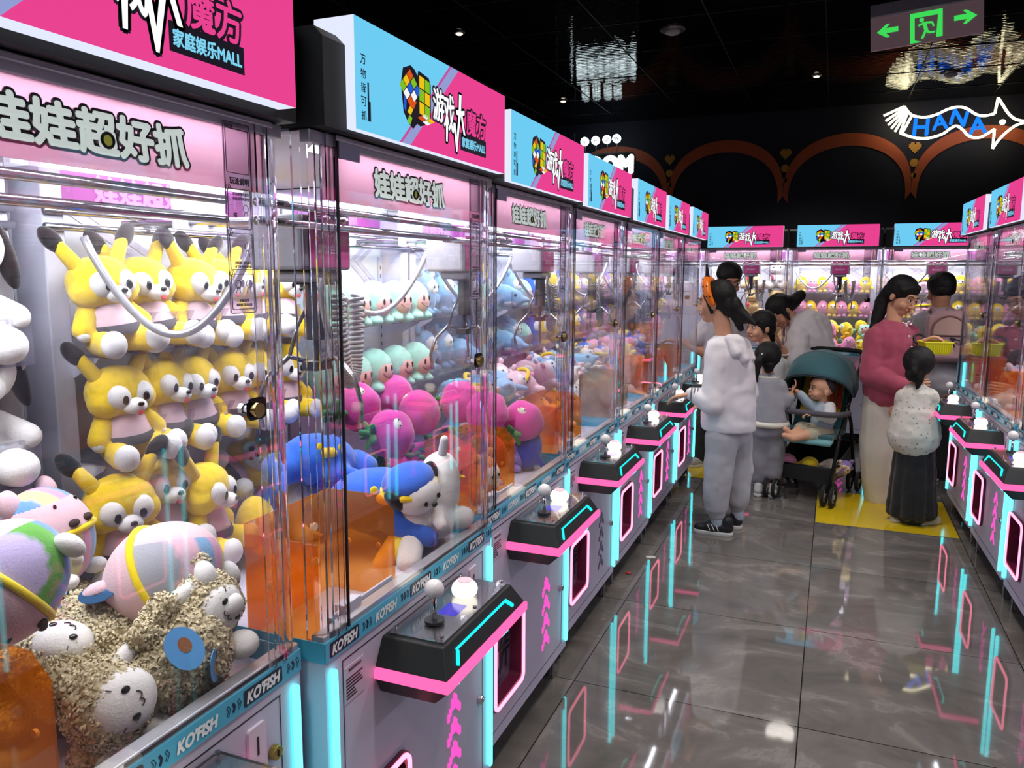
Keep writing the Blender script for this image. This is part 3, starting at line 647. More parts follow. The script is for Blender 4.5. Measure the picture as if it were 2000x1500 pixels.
def stripes(name, cols):
    mt = mat(name, 'ffffff', .95, sheen=.35, bump=.5, bscale=240, spec=.1, bdist=.002); nt = mt.node_tree; N = nt.nodes.new; L = nt.links.new
    tc = N('ShaderNodeTexCoord'); nz = N('ShaderNodeTexNoise'); nz.inputs['Scale'].default_value = 30; L(tc.outputs['Object'], nz.inputs['Vector'])
    sx = N('ShaderNodeSeparateXYZ'); L(tc.outputs['Object'], sx.inputs[0])
    a = N('ShaderNodeMath'); a.operation = 'MULTIPLY_ADD'; a.inputs[1].default_value = .022; L(nz.outputs['Fac'], a.inputs[0]); L(sx.outputs['X'], a.inputs[2])
    mr = N('ShaderNodeMapRange'); mr.inputs[1].default_value = -.088; mr.inputs[2].default_value = .112; L(a.outputs[0], mr.inputs[0])
    cr = N('ShaderNodeValToRGB'); cr.color_ramp.interpolation = 'LINEAR'; e = cr.color_ramp.elements; n = len(cols)
    e[0].position = 0; e[0].color = srgb(cols[0]); e[1].position = 1; e[1].color = srgb(cols[-1])
    for i in range(n):
        for t in (.12, .88):
            x = e.new((i+t)/n); x.color = srgb(cols[i])
    L(mr.outputs[0], cr.inputs[0]); L(cr.outputs[0], mp_ := None) if 0 else None
    b = N('ShaderNodeMath'); b.operation = 'MULTIPLY_ADD'; b.inputs[1].default_value = -.3; L(sx.outputs['Z'], b.inputs[0]); L(sx.outputs['Y'], b.inputs[2])
    g = N('ShaderNodeMath'); g.operation = 'GREATER_THAN'; g.inputs[1].default_value = .055; L(b.outputs[0], g.inputs[0])
    mx = N('ShaderNodeMix'); mx.data_type = 'RGBA'; L(g.outputs[0], mx.inputs[0]); L(cr.outputs[0], mx.inputs[6]); mx.inputs[7].default_value = srgb('eac3cc'); L(mx.outputs[2], nt.nodes['Principled BSDF'].inputs['Base Color']); return mt
def mk_egg(cols=('c48fc6', '6f9fd6', 'd8d59a', 'd9a0c0', '7fa8d0', 'e7b9c9', 'a8a9b4'), front=None):
    r = plush('round_plush'); mts = [stripes('striped_'+cols[0], cols)]
    k = MB(); k.ell((0, 0, 0), (.096, .096, .115), n=56, m=40)
    for i, f in enumerate(k.f):
        v = [k.v[q] for q in f]; x = sum(p[0] for p in v)/len(v); y = sum(p[1] for p in v)/len(v); z = sum(p[2] for p in v)/len(v); xx = x+.01*noise.noise(Vector((x, y, z))*20)
        k.mi[i] = 0
    k.build('belly', mts, r, smooth=True)
    MB().ell((0, 0, .018), (.0985, .0985, .102), n=40, m=28).build('head_cap', PPK, r, smooth=True) if 0 else None
    hc = MB(); hc.ell((0, 0, .0), (.0985, .0985, .112), n=44, m=30); keep = [i for i, f in enumerate(hc.f) if sum(hc.v[q][2] for q in f)/len(f) > .008]; hc.f = [hc.f[i] for i in keep]; hc.mi = [0]*len(keep); hc.build('head', PPK, r, smooth=True)
    MB().tube([(.097*cos(a), .097*sin(a), .004) for a in [i*2*pi/44 for i in range(44)]], .0075, 8, closed=True).build('band', BND, r, smooth=True)
    for s in (-1, 1):
        MB().ell((s*.058, .01, .098), (.026, .02, .034)).build('ear', PPK, r, smooth=True)
        MB().ell((s*.022, -.094, .022), (.015, .009, .009)).build('nostril', mat('plush_dark_brown', '3a241f', .8, var=.1), r, smooth=True)
        MB().ell((s*.034, -.072, .068), (.005, .003, .006), n=8, m=6).build('eye', EYE, r, smooth=True)
        MB().ell((s*.05, -.05, -.098), (.024, .028, .018)).build('foot', PWH, r, smooth=True)
    return r

def mk_panda():
    r = plush('puppy_plush')
    b = MB().ell((0, 0, .07), (.05, .045, .065)); b.limb([(.035, 0, .1), (.075, -.03, .07)], [.02, .022]); b.limb([(-.035, 0, .1), (-.075, -.03, .07)], [.02, .022]); b.limb([(.03, 0, .03), (.045, -.07, .03)], [.028, .03]); b.limb([(-.03, 0, .03), (-.045, -.07, .03)], [.028, .03])
    b.build('body', PWH, r, remesh=.005, sm=3)
    h = MB().ell((0, 0, .175), (.078, .06, .06)).ell((0, -.045, .155), (.045, .04, .032)); hd = h.build('head', PWH, r, remesh=.005, sm=4)
    for s in (-1, 1):
        MB().ell((s*.08, .005, .165), (.014, .025, .055), rot=(0, -s*14, 0)).build('ear', PBK, hd, smooth=True)
    eyes(hd, [(-.028, -.057, .185), (.028, -.057, .185)], .0075); MB().ell((0, -.083, .17), (.013, .008, .009)).build('nose', EYE, hd, smooth=True)
    MB().prism([(0, .098), (-.03, .112), (-.03, .082), (0, .096), (.03, .082), (.03, .112)], -.052, -.044).build('bow', PBK, r)
    return r

def mk_round(name, main, face, ears=True, mouth=True, patch=.044):
    """egg-shaped doll with a face patch, two arms and feet"""
    r = plush(name)
    b = MB().ell((0, 0, .095), (.062, .055, .088)).cap((.05, 0, .08), (.074, -.02, .055), .016, .014).cap((-.05, 0, .08), (-.074, -.02, .055), .016, .014).ell((.028, -.035, .014), (.022, .028, .016)).ell((-.028, -.035, .014), (.022, .028, .016))
    bd = b.build('body', main, r, remesh=.006, sm=4, disp=lumpy(.0015, 60))
    MB().ell((0, -.027, .115), (patch, .032, patch*.95), n=20, m=14).build('face', face, bd, smooth=True)
    eyes(bd, [(-.016, -.0575, .122), (.016, -.0575, .122)], .0055)
    if mouth: MB().tube([(-.012, -.060, .103), (0, -.061, .098), (.012, -.060, .103)], .0012, 5).build('mouth', STI, bd)
    if ears:
        for s in (-1, 1): MB().ell((s*.035, 0, .182), (.017, .012, .02)).build('ear', main, bd, smooth=True)
    return r

def mk_mint():
    r = plush('doll_plush'); b = MB().ell((0, 0, .078), (.072, .062, .072)).ell((.03, -.03, .012), (.026, .034, .018)).ell((-.03, -.03, .012), (.026, .034, .018)).ell((0, 0, .03), (.055, .05, .035))
    bd = b.build('body', TEAL, r, remesh=.006, sm=4, disp=lumpy(.0025, 45))
    MB().ell((0, -.030, .068), (.048, .036, .046), n=24, m=16).build('face', FACEP, bd, smooth=True)
    for s in (-1, 1): MB().ell((s*.017, -.0635, .078), (.0055, .003, .011), n=10, m=8).build('eye', EYE, bd, smooth=True)
    MB().tube([(-.028, -.0595, .062), (-.018, -.0645, .050), (0, -.0665, .045), (.018, -.0645, .050), (.028, -.0595, .062)], .0013, 5).build('mouth', STI, bd)
    return r
def mk_radish():
    r = plush('radish_plush')
    k = MB().ell((0, 0, .07), (.082, .082, .072), n=72, m=36)
    k.v = [tuple(Vector(v)*1.0 + Vector((v[0], v[1], 0))*(.035*cos(6*math.atan2(v[1], v[0])))) for v in k.v]
    k.build('body', MAG, r, smooth=True)
    MB().ell((0, -.064, .085), (.028, .018, .018), n=16).build('face', CRM, r, smooth=True)
    eyes(r, [(-.011, -.083, .086), (.011, -.083, .086)], .003)
    l = MB()
    for i in range(5): a = 2*pi*i/5; l.cap((0, 0, .14), (.04*cos(a), .04*sin(a), .158), .012, .009)
    l.cap((0, 0, .135), (.01, 0, .18), .012, .01); l.build('leaf', GRN, r, smooth=True)
    return r

def mk_beak():
    """big soft blue body lying forward, with a yellow bill patch"""
    r = plush('bird_plush')
    b = MB().ell((0, 0, .075), (.105, .085, .07)).ell((.11, .01, .055), (.07, .06, .05)).ell((-.10, -.02, .05), (.055, .05, .045)).cap((.02, -.07, .05), (.09, -.11, .03), .03, .02)
    b.build('body', BLU, r, remesh=.007, sm=5, disp=lumpy(.003, 30))
    MB().ell((-.005, -.08, .10), (.02, .014, .013)).build('bill', YEL, r, smooth=True); eyes(r, [(-.03, -.078, .115), (.024, -.08, .115)], .008, mt=BND)
    MB().ell((.06, .0, .02), (.10, .09, .024)).build('wing', DBL, r, smooth=True)
    return r
def mk_ghost():
    r = plush('duckling_plush')
    b = MB().ell((0, 0, .10), (.062, .055, .10)).ell((0, 0, .05), (.07, .06, .05)).cap((.05, -.01, .07), (.085, -.03, .05), .018, .014).cap((-.05, -.01, .07), (-.085, -.03, .05), .018, .014)
    b.build('body', PWH, r, remesh=.006, sm=4, disp=lumpy(.001, 60)); eyes(r, [(-.011, -.048, .16), (.014, -.048, .16)], .0032); MB().ell((.001, -.053, .15), (.008, .006, .0035), n=10, m=6).build('bill', YEL, r, smooth=True)
    MB().cap((-.02, 0, .195), (-.035, 0, .225), .010, .009).build('tuft', PWH, r, smooth=True)
    return r
def mk_lyingdog():
    r = plush('dog_plush')
    b = MB().ell((0, 0, .07), (.06, .06, .065)).cap((.05, -.03, .05), (.10, -.06, .03), .03, .03).cap((-.05, -.03, .05), (-.10, -.06, .03), .03, .03); b.build('body', PWH, r, remesh=.006, sm=4)
    MB().cap((.06, 0, .06), (.13, .02, .02), .034, .026).cap((-.06, 0, .05), (-.13, .0, .02), .03, .026).build('leg', YEL, r, smooth=True)
    h = MB().ell((0, -.02, .155), (.062, .055, .052)).build('head', PWH, r, smooth=True)
    for s in (-1, 1): MB().ell((s*.062, -.01, .165), (.016, .024, .036), rot=(0, s*25, 0)).build('ear', PBK, h, smooth=True)
    MB().ell((0, -.0, .185), (.068, .062, .035)).build('hat', BLU, h, smooth=True); MB().tube([(.066*cos(a), -.0+.06*sin(a), .168+.006*cos(5*a)) for a in [i*2*pi/30 for i in range(30)]], .0085, 7, closed=True).build('frill', YEL, h, smooth=True)
    eyes(h, [(-.022, -.073, .15), (.022, -.073, .15)], .006); MB().ell((0, -.078, .138), (.008, .005, .006)).build('nose', EYE, h, smooth=True)
    return r
def mk_dolphin():
    r = plush('whale_plush')
    b = MB().limb([(0, -.09, .05), (0, -.02, .065), (0, .06, .05), (0, .12, .035)], [.042, .06, .045, .018]).ell((0, -.13, .045), (.022, .03, .016)).cap((.05, -.02, .05), (.10, .0, .02), .018, .01).cap((-.05, -.02, .05), (-.10, .0, .02), .018, .01).cap((0, .12, .035), (.05, .16, .035), .016, .01).cap((0, .12, .035), (-.05, .16, .035), .016, .01).cap((0, .0, .11), (0, .025, .135), .014, .008)
    b.build('body', SKYB, r, remesh=.006, sm=4, disp=lumpy(.001, 60)); MB().ell((0, -.04, .035), (.045, .09, .03)).build('belly', PWH, r, smooth=True)
    eyes(r, [(-.038, -.095, .068), (.038, -.095, .068)], .008, flat_=1); return r
def mk_pig():
    r = plush('pig_plush')
    b = MB().ell((0, 0, .085), (.07, .06, .078)).cap((.045, -.02, .05), (.08, -.04, .035), .018, .016).cap((-.045, -.02, .05), (-.08, -.04, .035), .018, .016).ell((.03, -.04, .015), (.022, .025, .016)).ell((-.03, -.04, .015), (.022, .025, .016))
    bd = b.build('body', PPK, r, remesh=.006, sm=4)
    for s in (-1, 1): MB().ell((s*.045, 0, .16), (.022, .013, .024), rot=(0, s*25, 0)).build('ear', PPK, bd, smooth=True)
    MB().ell((0, -.062, .095), (.018, .014, .014)).build('snout', PNK, bd, smooth=True); eyes(bd, [(-.022, -.055, .12), (.022, -.055, .12)], .005)
    MB().tube([(.066*cos(a), .058*sin(a), .135+.01*cos(a)) for a in [i*2*pi/28 for i in range(28)]], .010, 7, closed=True).build('band', BND, bd, smooth=True); return r
def mk_bear(main, name='bear_plush'):
    r = plush(name)
    b = MB().ell((0, 0, .065), (.05, .045, .06)).cap((.035, 0, .095), (.03, -.05, .075), .022, .02).cap((-.035, 0, .095), (-.03, -.05, .075), .022, .02).cap((.03, 0, .03), (.07, -.06, .03), .03, .032).cap((-.03, 0, .03), (-.07, -.06, .03), .03, .032); b.build('body', main, r, remesh=.006, sm=3)
    hd = MB().ell((0, -.01, .16), (.062, .052, .05)).ell((0, -.05, .148), (.028, .024, .02)).ell((.052, 0, .20), (.018, .012, .018)).ell((-.052, 0, .20), (.018, .012, .018)).build('head', main, r, remesh=.006, sm=3)
    for s in (-1, 1): MB().ell((s*.075, -.085, .033), (.024, .01, .026)).build('foot_pad', CRM, r, smooth=True)
    eyes(hd, [(-.025, -.058, .168), (.025, -.058, .168)], .005); MB().ell((-.03, -.075, .09), (.012, .01, .02)).build('bow', TNG, r, smooth=True); return r

PR = {}
def proto(k):
    if k in PR: return PR[k][0]
    f = dict(dog=mk_dog, sheep=mk_sheep, egg=mk_egg, egg2=lambda: mk_egg(('5b86d8', '4fa93a', 'e6de28', 'dd8a35', '6f93d0', '63a845', 'c4b6e0')), panda=mk_panda, radish=mk_radish, beak=mk_beak, ghost=mk_ghost, ldog=mk_lyingdog, dolphin=mk_dolphin, pig=mk_pig,
             mint=lambda: mk_mint(), sky=lambda: mk_round('doll_plush', SKYB, PWH), yel=lambda: mk_round('doll_plush', YEL, PWH, False, patch=.036), pink=lambda: mk_round('doll_plush', PNK, PPK, False, False, .03),
             lil=lambda: mk_round('doll_plush', LIL, CRM), org=lambda: mk_round('doll_plush', ORG, CRM), cream=lambda: mk_round('doll_plush', CRM, PWH), blue=lambda: mk_round('doll_plush', BLU, PWH), deep=lambda: mk_round('ball_plush', DBL, LIL, False, False, .02), ppk=lambda: mk_round('doll_plush', PPK, PWH),
             bear=lambda: mk_bear(BEAR), wbear=lambda: mk_bear(PWH))[k]
    PR[k] = [f(), False]; return PR[k][0]
HT = dict(dog=.24, sheep=.28, egg=0, egg2=0, panda=.23, radish=.14, beak=.15, ghost=.2, ldog=.2, dolphin=.12, pig=.18, bear=.2, wbear=.2)
def put(k, base, rot=(0, 0, 0), s=1.0, label='', group='', cat='plush toy', centre=False):
    p = proto(k)
    if not PR[k][1]: PR[k][1] = True; o = p
    else: o = copy_tree(p)
    R_ = Euler([rad(a) for a in rot]); base = Vector(base)
    if centre: base = base - R_.to_matrix() @ Vector((0, 0, HT.get(k, .18)*s/2))
    o.location = base; o.rotation_euler = R_; o.scale = (s,)*3
    for q in ('group', 'kind'):
        if q in o: del o[q]
    tag(o, label, cat, group or None); return o

# ---------------------------------------------------------------- the hall
def floor_mat():
    mt = bpy.data.materials.new('marble_tiles'); mt.use_nodes = True; nt = mt.node_tree; N = nt.nodes.new; L = nt.links.new
    b = nt.nodes['Principled BSDF']; tc = N('ShaderNodeTexCoord'); mp = N('ShaderNodeMapping')
    mp.inputs['Location'].default_value = (.0254, -2.688, 0); L(tc.outputs['Object'], mp.inputs[0])
    br = N('ShaderNodeTexBrick'); br.offset = 0; br.inputs['Scale'].default_value = 1; br.inputs['Brick Width'].default_value = .806; br.inputs['Row Height'].default_value = .806
    br.inputs['Mortar Size'].default_value = .0022; br.inputs['Mortar Smooth'].default_value = 0; L(mp.outputs[0], br.inputs['Vector'])
    br.inputs['Color1'].default_value = (.25, .25, .25, 1); br.inputs['Color2'].default_value = (.75, .75, .75, 1)
    # veins: warped noise shifted per tile
    ad = N('ShaderNodeVectorMath'); ad.operation = 'ADD'; sc = N('ShaderNodeVectorMath'); sc.operation = 'SCALE'; sc.inputs[3].default_value = 9
    L(br.outputs['Color'], sc.inputs[0]); L(tc.outputs['Object'], ad.inputs[0]); L(sc.outputs[0], ad.inputs[1])
    m2 = N('ShaderNodeMapping'); m2.inputs['Rotation'].default_value = (0, 0, rad(35)); m2.inputs['Scale'].default_value = (1, 1.6, 1); L(ad.outputs[0], m2.inputs[0])
    n1 = N('ShaderNodeTexNoise'); n1.inputs['Scale'].default_value = 2.2; n1.inputs['Detail'].default_value = 8; n1.inputs['Roughness'].default_value = .62; n1.inputs['Distortion'].default_value = 1.4; L(m2.outputs[0], n1.inputs['Vector'])
    cr = N('ShaderNodeValToRGB'); e = cr.color_ramp.elements; e[0].position = .3; e[0].color = srgb('5c5855'); e[1].position = .72; e[1].color = srgb('7a7570')
    x = e.new(.55); x.color = srgb('6f6a66'); x = e.new(.61); x.color = srgb('827c77'); x = e.new(.64); x.color = srgb('75706b'); L(n1.outputs['Fac'], cr.inputs[0])
    mx = N('ShaderNodeMix'); mx.data_type = 'RGBA'; L(br.outputs['Fac'], mx.inputs[0]); L(cr.outputs[0], mx.inputs[6]); mx.inputs[7].default_value = srgb('26231f'); L(mx.outputs[2], b.inputs['Base Color'])
    n2 = N('ShaderNodeTexNoise'); n2.inputs['Scale'].default_value = 5; n2.inputs['Detail'].default_value = 3; L(tc.outputs['Object'], n2.inputs['Vector'])
    mr = N('ShaderNodeMapRange'); mr.inputs[3].default_value = .02; mr.inputs[4].default_value = .065; L(n2.outputs['Fac'], mr.inputs[0]); L(mr.outputs[0], b.inputs['Roughness'])
    bp = N('ShaderNodeBump'); bp.inputs['Strength'].default_value = .10; bp.inputs['Distance'].default_value = .004; n3 = N('ShaderNodeTexNoise'); n3.inputs['Scale'].default_value = 3.5; L(tc.outputs['Object'], n3.inputs['Vector']); L(n3.outputs['Fac'], bp.inputs['Height']); L(bp.outputs[0], b.inputs['Normal'])
    b.inputs['Specular IOR Level'].default_value = .95; return mt
def ceil_mat():
    mt = bpy.data.materials.new('black_grille_ceiling'); mt.use_nodes = True; nt = mt.node_tree; N = nt.nodes.new; L = nt.links.new
    b = nt.nodes['Principled BSDF']; b.inputs['IOR'].default_value = 1.22; b.inputs['Base Color'].default_value = (.0035, .0035, .005, 1); b.inputs['Roughness'].default_value = .03; b.inputs['Specular IOR Level'].default_value = .3
    tc = N('ShaderNodeTexCoord'); wv = N('ShaderNodeTexWave'); wv.bands_direction = 'Y'; wv.inputs['Scale'].default_value = 6.5; wv.inputs['Distortion'].default_value = 2.2; wv.inputs['Detail'].default_value = 1; wv.inputs['Detail Scale'].default_value = 3
    L(tc.outputs['Object'], wv.inputs[0]); bp = N('ShaderNodeBump'); bp.inputs['Strength'].default_value = .07; bp.inputs['Distance'].default_value = .006; L(wv.outputs['Fac'], bp.inputs['Height'])
    L(bp.outputs[0], b.inputs['Normal']); return mt
X0, X1, Y0, Y1 = -5.2, 4.2, -3.0, 10.0
fl = MB().bx(X0, X1, Y0, Y1, -.1, 0).build('floor', floor_mat()); tag(fl, kind='structure')
ce = MB().bx(X0, X1, Y0, Y1, CEIL, CEIL+.1).build('ceiling', ceil_mat()); tag(ce, kind='structure')
gr = MB()
for i in range(16): gr.bx(X0, X1, Y0+i*.806+.30, Y0+i*.806+.306, CEIL-.004, CEIL)
for i in range(12): gr.bx(X0+i*.806+.2, X0+i*.806+.206, Y0, Y1, CEIL-.004, CEIL)
tag(gr.build('trim_1', MATTE), kind='structure')
NAVYW = mat('wall_navy', '0f1023', .75, var=.25, bscale=6, vscale=3)
for n_, a in (('wall_back', (X0, X1, Y1, Y1+.1, 0, CEIL)), ('wall_left', (X0-.1, X0, Y0, Y1, 0, CEIL)), ('wall_right', (X1, X1+.1, Y0, Y1, 0, CEIL)), ('wall_front', (X0, X1, Y0-.1, Y0, 0, CEIL))):
    tag(MB().bx(*a).build(n_, NAVYW), kind='structure')
YT = mat('yellow_tile', 'd9b81c', .12, var=.1, bscale=5, spec=.7)
tag(MB().prism([(-.02, 5.12), (.775, 5.12), (.775, 5.915), (-.02, 5.915)], -.0, .0015, 'z').build('floor_inlay_1', YT), kind='structure')
tag(MB().prism([(-1.55, 5.93), (-.83, 5.93), (-.83, 6.72), (-1.55, 6.72)], -.0, .0015, 'z').build('floor_inlay_2', YT), kind='structure')
# painted arches with dots and hearts on the back wall
ARC = mat('arch_paint', '8a4128', .6, var=.12, bscale=8, emit=.14, emcol='8a4128') if 0 else mat('arch_paint', 'b5532c', .6, var=.12, bscale=8)
tips = [-3.333, -1.973, -.614, .746, 2.106, 3.466]; zt = 2.38
for i in range(5):
    a, b_ = tips[i], tips[i+1]; cx = (a+b_)/2; rr = (b_-a)/2; o_, in_ = [], []
    for k in range(33):
        t = pi-pi*k/32; o_.append((cx+(rr+.0)*cos(t)*1.0, zt+.08+.68*sin(t)**.75)); in_.append((cx+(rr-.055)*cos(t), zt-.0+.62*sin(t)**.75 if 0 < k < 32 else zt-.0))
    m_ = MB(); n = 33; y = Y1-.012
    m_.add([(p[0], y, p[1]) for p in o_]+[(p[0], y, p[1]) for p in in_]+[(p[0], Y1, p[1]) for p in o_]+[(p[0], Y1, p[1]) for p in in_],
           [(k, k+n, k+1+n, k+1) for k in range(32)]+[(k, k+1, k+1+2*n, k+2*n) for k in range(32)]+[(k+n, k+3*n, k+1+3*n, k+1+n) for k in range(32)])
    o = m_.build('wall_arch', ARC); nm = ['first', 'second', 'third', 'fourth', 'fifth'][i]
    tag(o, 'rust orange arch on the dark back wall, %s from the left' % nm, 'wall decoration', 'arches on the back wall')
GOLD = mat('gold_paint', 'c0862a', .6, var=.05, bscale=20)
hp = ["0110110", "1111111", "1111111", "0111110", "0011100", "0001000"]
for i, tx_ in enumerate(tips[1:5]):
    hl = ['left', 'middle', 'right', 'far right'][i]
    for nm, z, r_ in (('dot_small', 2.64, .030), ('dot_large', 2.78, .044)):
        o = MB().cyl((tx_+.01, Y1, z), (tx_+.01, Y1-.012, z), r_, n=24).build('wall_dot', GOLD); tag(o, '%s gold dot between the arches, %s column' % ('smaller' if 'small' in nm else 'larger', hl), 'wall decoration', 'gold dots on the back wall')
    h = MB()
    for r_, row in enumerate(hp):
        for c_, q in enumerate(row):
            if q == '1': h.bx(tx_+.01+(c_-3.5)*.018, tx_+.01+(c_-2.5)*.018, Y1-.012, Y1, 2.98-r_*.02, 3.0-r_*.02)
    tag(h.build('pixel_heart', GOLD), 'gold pixel heart above the %s pair of dots' % hl, 'wall decoration', 'pixel hearts on the back wall')

# downlights: fixtures with a lamp in each
WARM = glow('downlight_glass', 'ffe9c8', 3.5); LDIM = mat('fixture_rim', '8c8480', .3, metal=.8, var=.05)
sp = bpy.data.lights.new('downlight', 'SPOT'); sp.energy = CEIL_POWER; sp.spot_size = rad(125); sp.spot_blend = .7; sp.shadow_soft_size = .14; sp.color = (1, .93, .86)
def downlight(x, y, label, big=False, on=True):
    r = empty('ceiling_downlight', (x, y, CEIL)); tag(r, label, 'ceiling light', 'recessed downlights')
    k = .1 if big else .045
    MB().tube([(0, 0, 0), (0, 0, -.012)], [k, k*.9], 28).build('trim_ring', LDIM, r)
    MB().ell((0, 0, -.012), (k*.62, k*.62, .012 if on else .03), n=20).build('lens', WARM if on else GREYP, r, smooth=True)
    if on: o = bpy.data.objects.new('lamp_light', sp); COL.objects.link(o); o.parent = r; o.location = (0, 0, -.05)
c = CEIL
for px, py, lb, bg, on in ((897, 63, 'small warm downlight above the second light box', 0, 1), (1100, 196, 'small warm downlight beside the mirrored sign glow', 0, 1), (1595, 147, 'small warm downlight near the middle arch', 0, 1), (1314, 58, 'large round unlit ceiling fixture with a reflector', 1, 0), (1857, 143, 'dark round ceiling fixture above the fish sign', 1, 0)):
    p = at(px, py, 'z', CEIL); downlight(p.x, p.y, lb, bg, on)
for i, (x, y) in enumerate(((-.2, -.9), (.1, 1.3), (-.1, 3.0), (.0, 4.5))):  # extra lamps out of view, added to brighten the aisle
    downlight(x, y, 'added unseen warm downlight over the aisle, row %s from the entrance' % ['first', 'second', 'third', 'fourth'][i])

# green exit box hung from the ceiling
ex = at(1808, 45, 'y', 5.6); er = empty('exit_sign', ex, rot=(0, -4, -3)); tag(er, 'grey hanging exit box with green running man and two arrows', 'exit sign')
hw, hh = .305, .10
MB().bx(-hw, hw, -.012, .012, -hh-.015, hh-.015).build('sign_plate', mat('exit_plate', '8a7078', .5, var=.06, emit=.22), er, bevel=.004)
MB().bx(-hw+.0, hw-.0, -.03, .03, hh-.02, hh+.055).build('housing', mat('exit_housing', 'a09aa8', .45, var=.1, bscale=12), er, bevel=.005)
[MB().bx(x, x+.01, -.005, .005, hh+.05, CEIL-ex.z).build('hanging_rod', DGREY, er) for x in (-.2, .19)]
G = glow('exit_green', '3fe05a', .95); g = MB(); y = -.0135
for s in (-1, 1):
    a = [(-.27, -.01), (-.215, .032), (-.195, .032), (-.217, .008), (-.15, .008), (-.15, -.022), (-.217, -.022), (-.195, -.048), (-.215, -.048)]
    flat(g, [(s*-q[0] if s > 0 else q[0], q[1]) for q in (a if s < 0 else a[::-1])], y)
for q in ([(-.085, -.095), (-.085, .065), (-.06, .065), (-.06, -.095)], [(-.06, .065), (.09, .065), (.09, .035), (-.06, .035)], [(.065, .035), (.09, .035), (.09, -.095), (.055, -.095)], [(-.085, -.095), (-.085, -.11), (-.02, -.11), (-.06, -.095)]): flat(g, q, y)
g.cyl((-.022, y, .018), (-.022, y-.001, .018), .013, n=14)
for q in (((-.008, -.002), (.002, -.045), .013), ((-.002, .0), (.035, -.005), .007), ((.035, -.005), (.042, -.03), .006), ((-.006, 0), (-.04, -.012), .007), ((0, -.045), (.02, -.062), .009), ((.02, -.062), (.05, -.062), .007), ((.0, -.045), (-.02, -.09), .009)):
    a, b_, r_ = q; g.tube([(a[0], y-.0005, a[1]), (b_[0], y-.0005, b_[1])], r_*.8, 6)
g.build('exit_pictogram', G, er)

# neon fish sign
FY = 9.75
def F(px, py): p = at(px, py, 'y', FY); return p
fc = F(1860, 240); fr_ = empty('neon_fish_sign', fc); tag(fr_, 'white neon fish outline sign with blue capital letters inside', 'neon sign')
def fz(pts): return [F(1700+x/5, y/5)-fc for x, y in pts]
def smooth_pts(p, n=6):
    out = []; P = [Vector(q) for q in p]
    for i in range(len(P)-1):
        a = P[max(0, i-1)]; b_ = P[i]; c_ = P[i+1]; d = P[min(len(P)-1, i+2)]
        for k in range(n):
            t = k/n; out.append(.5*((2*b_)+(c_-a)*t+(2*a-5*b_+4*c_-d)*t*t+(3*b_-a-3*c_+d)*t**3))
    return out+[P[-1]]
NW = glow('neon_white', 'fff3c4', 6); t = MB(); R_ = .0125
t.tube(smooth_pts(fz([(330, 1040), (400, 1120), (520, 1145), (640, 1120), (760, 1065), (860, 1045), (940, 1060), (1030, 1115), (1110, 1130), (1215, 1110)])), R_, 8)
t.tube(fz([(1215, 1110), (1248, 955)]), R_, 8).tube(smooth_pts(fz([(1248, 955), (1290, 1020), (1350, 1110), (1420, 1165), (1510, 1185), (1520, 1192), (1420, 1225), (1330, 1290), (1250, 1370), (1195, 1450)])), R_, 8)
t.tube(fz([(1195, 1450), (1212, 1260)]), R_, 8).tube(smooth_pts(fz([(1212, 1260), (1100, 1330), (1020, 1345), (950, 1320), (900, 1265), (840, 1230), (780, 1255), (700, 1310), (560, 1350), (430, 1345), (290, 1300)])), R_, 8)
t.tube(fz([(410, 1120), (310, 1300)]), R_, 8)
for i in range(6):
    a = (330-i*7+i*12, 1040+i*16); b_ = [(130, 1130), (150, 1180), (175, 1220), (205, 1255), (240, 1285), (290, 1300)][i]; t.tube(fz([a, b_]), .012, 8)
t.build('neon_tube', NW, fr_, smooth=True)
e = fz([(1290, 1192)])[0]; MB().ell(e, (.03, .01, .027)).build('fish_eye', NW, fr_, smooth=True)
BL = glow('neon_letter_blue', '1469f0', 1.9)
for ch, x, y_, sz, ro in (('H', 495, 1240, 150, -2), ('A', 680, 1190, 130, 6), ('N', 868, 1145, 140, -12), ('A', 1050, 1225, 150, 4)):
    p = fz([(x, y_)])[0]; q = MB(); letter(q, ch, p.x, p.z, h=sz*.00112, y=0, fat=.006, n=8, rot=rad(ro)); letter(q, ch, p.x, p.z, h=sz*.00112, y=.012, fat=.006, n=8, rot=rad(ro)); q.build('letter', BL, fr_)
for x in (-.35, .35): MB().tube([(x, .0, .1), (x, .0, CEIL-fc.z)], .0015, 5).build('hanging_wire', MATTE, fr_)

# marquee sign with bulb letters, mostly hidden behind the light boxes
RY = 9.6
def Q(px, py): return at(px, py, 'y', RY)
rc = Q(1185, 340); rr_ = empty('marquee_sign', rc); tag(rr_, 'dark marquee sign with white bulb letters rising behind the light boxes', 'neon sign')
x0 = Q(1085, 300).x-rc.x; x1 = Q(1240, 300).x-rc.x; zt_ = Q(1200, 299).z-rc.z; zb_ = zt_-.75
MB().prism(rrect(x0, x1, zb_, zt_, .07), 0, .06).build('sign_board', mat('board_black', '141416', .6, var=.1), rr_)
MB().tube([(p[0], -.004, p[1]) for p in rrect(x0, x1, zb_, zt_, .07)], .009, 8, closed=True).build('board_rim', mat('rim_grey', '6a6064', .5, var=.05), rr_)
t = MB(); p = Q(1180, 323)-rc; letter(t, 'ROOM', p.x, p.z-.0, w=.70, h=.19, y=-.012, fat=.022, n=8); t.build('lettering', glow('bulb_white', 'e8fbff', 5), rr_)
